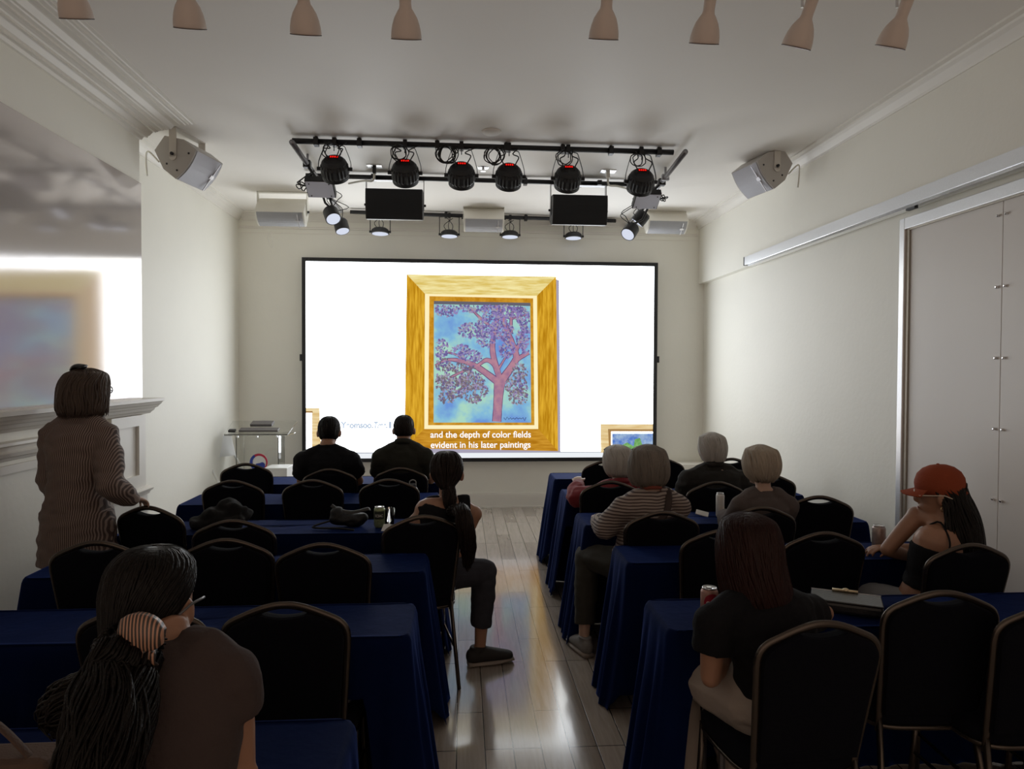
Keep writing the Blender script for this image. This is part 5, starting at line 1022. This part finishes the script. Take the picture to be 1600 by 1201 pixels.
# woman in the striped sweater
hx = aY(1013, 697, 4.0); po = (1.04, 4.02); g = person('woman in a striped sweater with grey bob and crossbody strap', po, 6, hx, hy=-2, hp=-2, k=.98, sk=SKP, voxel=.0075, sw=.164, hs=1.0,
  legs={-1: (V((-.10, 0, .56)), V((-.235, .28, .55)), V((-.295, .12, .10)), V((-.15, 1, 0))), 1: (V((.09, 0, .56)), V((.09, .40, .55)), V((.09, .36, .10)), V((0, 1, 0)))},
  arms={-1: ((-.21, .0, .78), (-.19, .22, .79), (.3, .9, 0), (0, 0, 1), .4), 1: ((.18, .03, .78), (.13, .24, .79), (-.5, .8, 0), (0, 0, 1), .4)})
shirt(g, ST2, .018, 1.75, loose=1.3, wr=.007, t1=.97); pants(g, OLV, .016, .85); shoes(g, SNG, SOL)
hair(g, H_GRY, [(.122, .012, .012, 180, 0), (.115, .036, .042, 178, 0), (.101, .067, .075, 165, 0), (.085, .092, .096, 150, -.004), (.035, .108, .114, 126, -.006), (-.02, .116, .122, 116, -.006), (-.07, .112, .116, 108, -.004), (-.115, .092, .094, 100, .002)], 520, lr=.0042, jit=.006); glasses(g, True)
build('red_collar', MB().tube(smoothpath([g.N+V((.058*math.cos(a), .058*math.sin(a)-.0, .038-.012*math.sin(a))) for a in [2*math.pi*q/12 for q in range(12)]], 2, True), [(.012, .005)]*24, 8, side=(0, 0, 1), closed=True), mat('rust_collar', (.22, .05, .03), .8), g.root, smooth=True)
build('bag_strap', MB().tube(smoothpath([g.N+V((.075, .05, .03)), g.N+V((.085, -.05, .022)), g.P[12]+V((.055, -.135, .0)), g.P[9]+V((-.02, -.142, 0)), g.P[6]+V((-.09, -.135, 0)), g.P[3]+V((-.15, -.11, 0))], 4), [(.019, .003)]*21, 8, side=(1, 0, .5)), mat('brown_strap', (.045, .028, .024), .8), g.root, smooth=True)
# woman in red
hx = aY(964, 697, 5.0); po = (1.13, 5.0); g = person('woman in a red jacket with short white-grey hair', po, 6, hx, hy=8, hp=-6, k=.98, sk=SKP, voxel=.0085, sw=.18,
  arms={-1: ((-.30, .04, .78), (-.235, .22, .845), (.1, .85, .4), (-.3, 0, .9), .5), 1: ((.25, .10, .80), (.12, .26, .80), (-.5, .8, 0), (0, 0, 1), .4)})
shirt(g, CLR, .020, 1.85, loose=1.4, wr=.010, collar=True); pants(g, DKP); shoes(g, SNK, SOL)
hair(g, H_WHT, [(.122, .012, .012, 180, 0), (.115, .036, .042, 178, 0), (.101, .067, .075, 165, 0), (.085, .086, .092, 150, -.004), (.035, .098, .110, 122, -.006), (-.02, .100, .112, 108, -.006), (-.07, .088, .100, 96, -.004), (-.105, .064, .082, 84, .002)], 220, lr=.006, jit=.008, wave=.03); glasses(g, True)
# white-haired man
hx = aY(1112, 678, 5.0); po = (hx.x+.02, CP[18].y+.24); g = person('white-haired man in a dark jacket with collar, second right row', po, -4, hx, hy=8, hp=-4, male=True, k=1.02, sk=SKP, voxel=.0085, sw=.175,
  arms={s: ((s*.215, .05, .80), (s*.14, .28, .80), (-s*.5, .8, 0), (0, 0, 1), .4) for s in (-1, 1)})
shirt(g, CLJ, .026, 1.9, loose=1.3, wr=.010, collar=True, name='jacket'); pants(g, DKP); shoes(g, SNK, SOL)
hair(g, H_WHT, [(.124, .012, .012, 180, 0), (.115, .036, .042, 178, -.002), (.101, .067, .075, 165, -.002), (.085, .086, .094, 150, -.006), (.035, .094, .110, 118, -.008), (-.02, .092, .114, 102, -.008), (-.065, .082, .106, 84, -.006), (-.10, .062, .090, 70, .0)], 240, lr=.0055, jit=.008, wave=.02)
# blond short-haired woman
hx = aY(1189, 698, 4.06); po = (hx.x-.02, CP[21].y+.25); g = person('woman with short sandy-grey bowl-cut hair in a warm grey sweater, third right row', po, 0, hx, hy=10, hp=0, k=.90, sk=SKP, voxel=.0085, sw=.140,
  arms={s: ((s*.155, .03, .77), (s*.12, .24, .79), (-s*.5, .8, 0), (0, 0, 1), .4) for s in (-1, 1)})
shirt(g, CLG, .018, 1.85, loose=1.2, t1=.97); pants(g, DKP); shoes(g, SNK, SOL)
hair(g, H_BLD, [(.124, .012, .012, 180, 0), (.115, .036, .042, 178, 0), (.101, .067, .075, 165, 0), (.088, .088, .094, 150, -.004), (.04, .103, .112, 124, -.006), (-.005, .106, .116, 112, -.006), (-.05, .096, .108, 100, -.004), (-.09, .070, .086, 80, .0)], 260, lr=.0055, jit=.005)
# handbag beside the nearest woman
p = aZ(38, 1165, .76); hb = empty('handbag', (-1.0, 1.56, TZ)); hm = mat('tan_canvas', (.10, .062, .045), .8, bump=.3, bscale=200)
mb = MB().box((-.20, -.05, .002), (.13, .05, .12)); b_ = build('bag_body', mb, hm, hb, bevel=.02); build('handle', MB().tube(smoothpath([(-.14, -.02, .11), (-.10, -.02, .19), (0, -.02, .20), (.09, -.02, .11)], 5), [(.012, .004)]*16, 8, side=(0, 1, 0)), hm, hb, smooth=True); build('piping', MB().tube(smoothpath([(-.19, -.055, .05), (-.1, -.057, .06), (0, -.058, .09), (.08, -.057, .08), (.12, -.055, .02)], 4), .003, 6), SILV, hb, smooth=True)
tag(hb, 'tan handbag at the bottom left corner beside the nearest woman', 'bag')
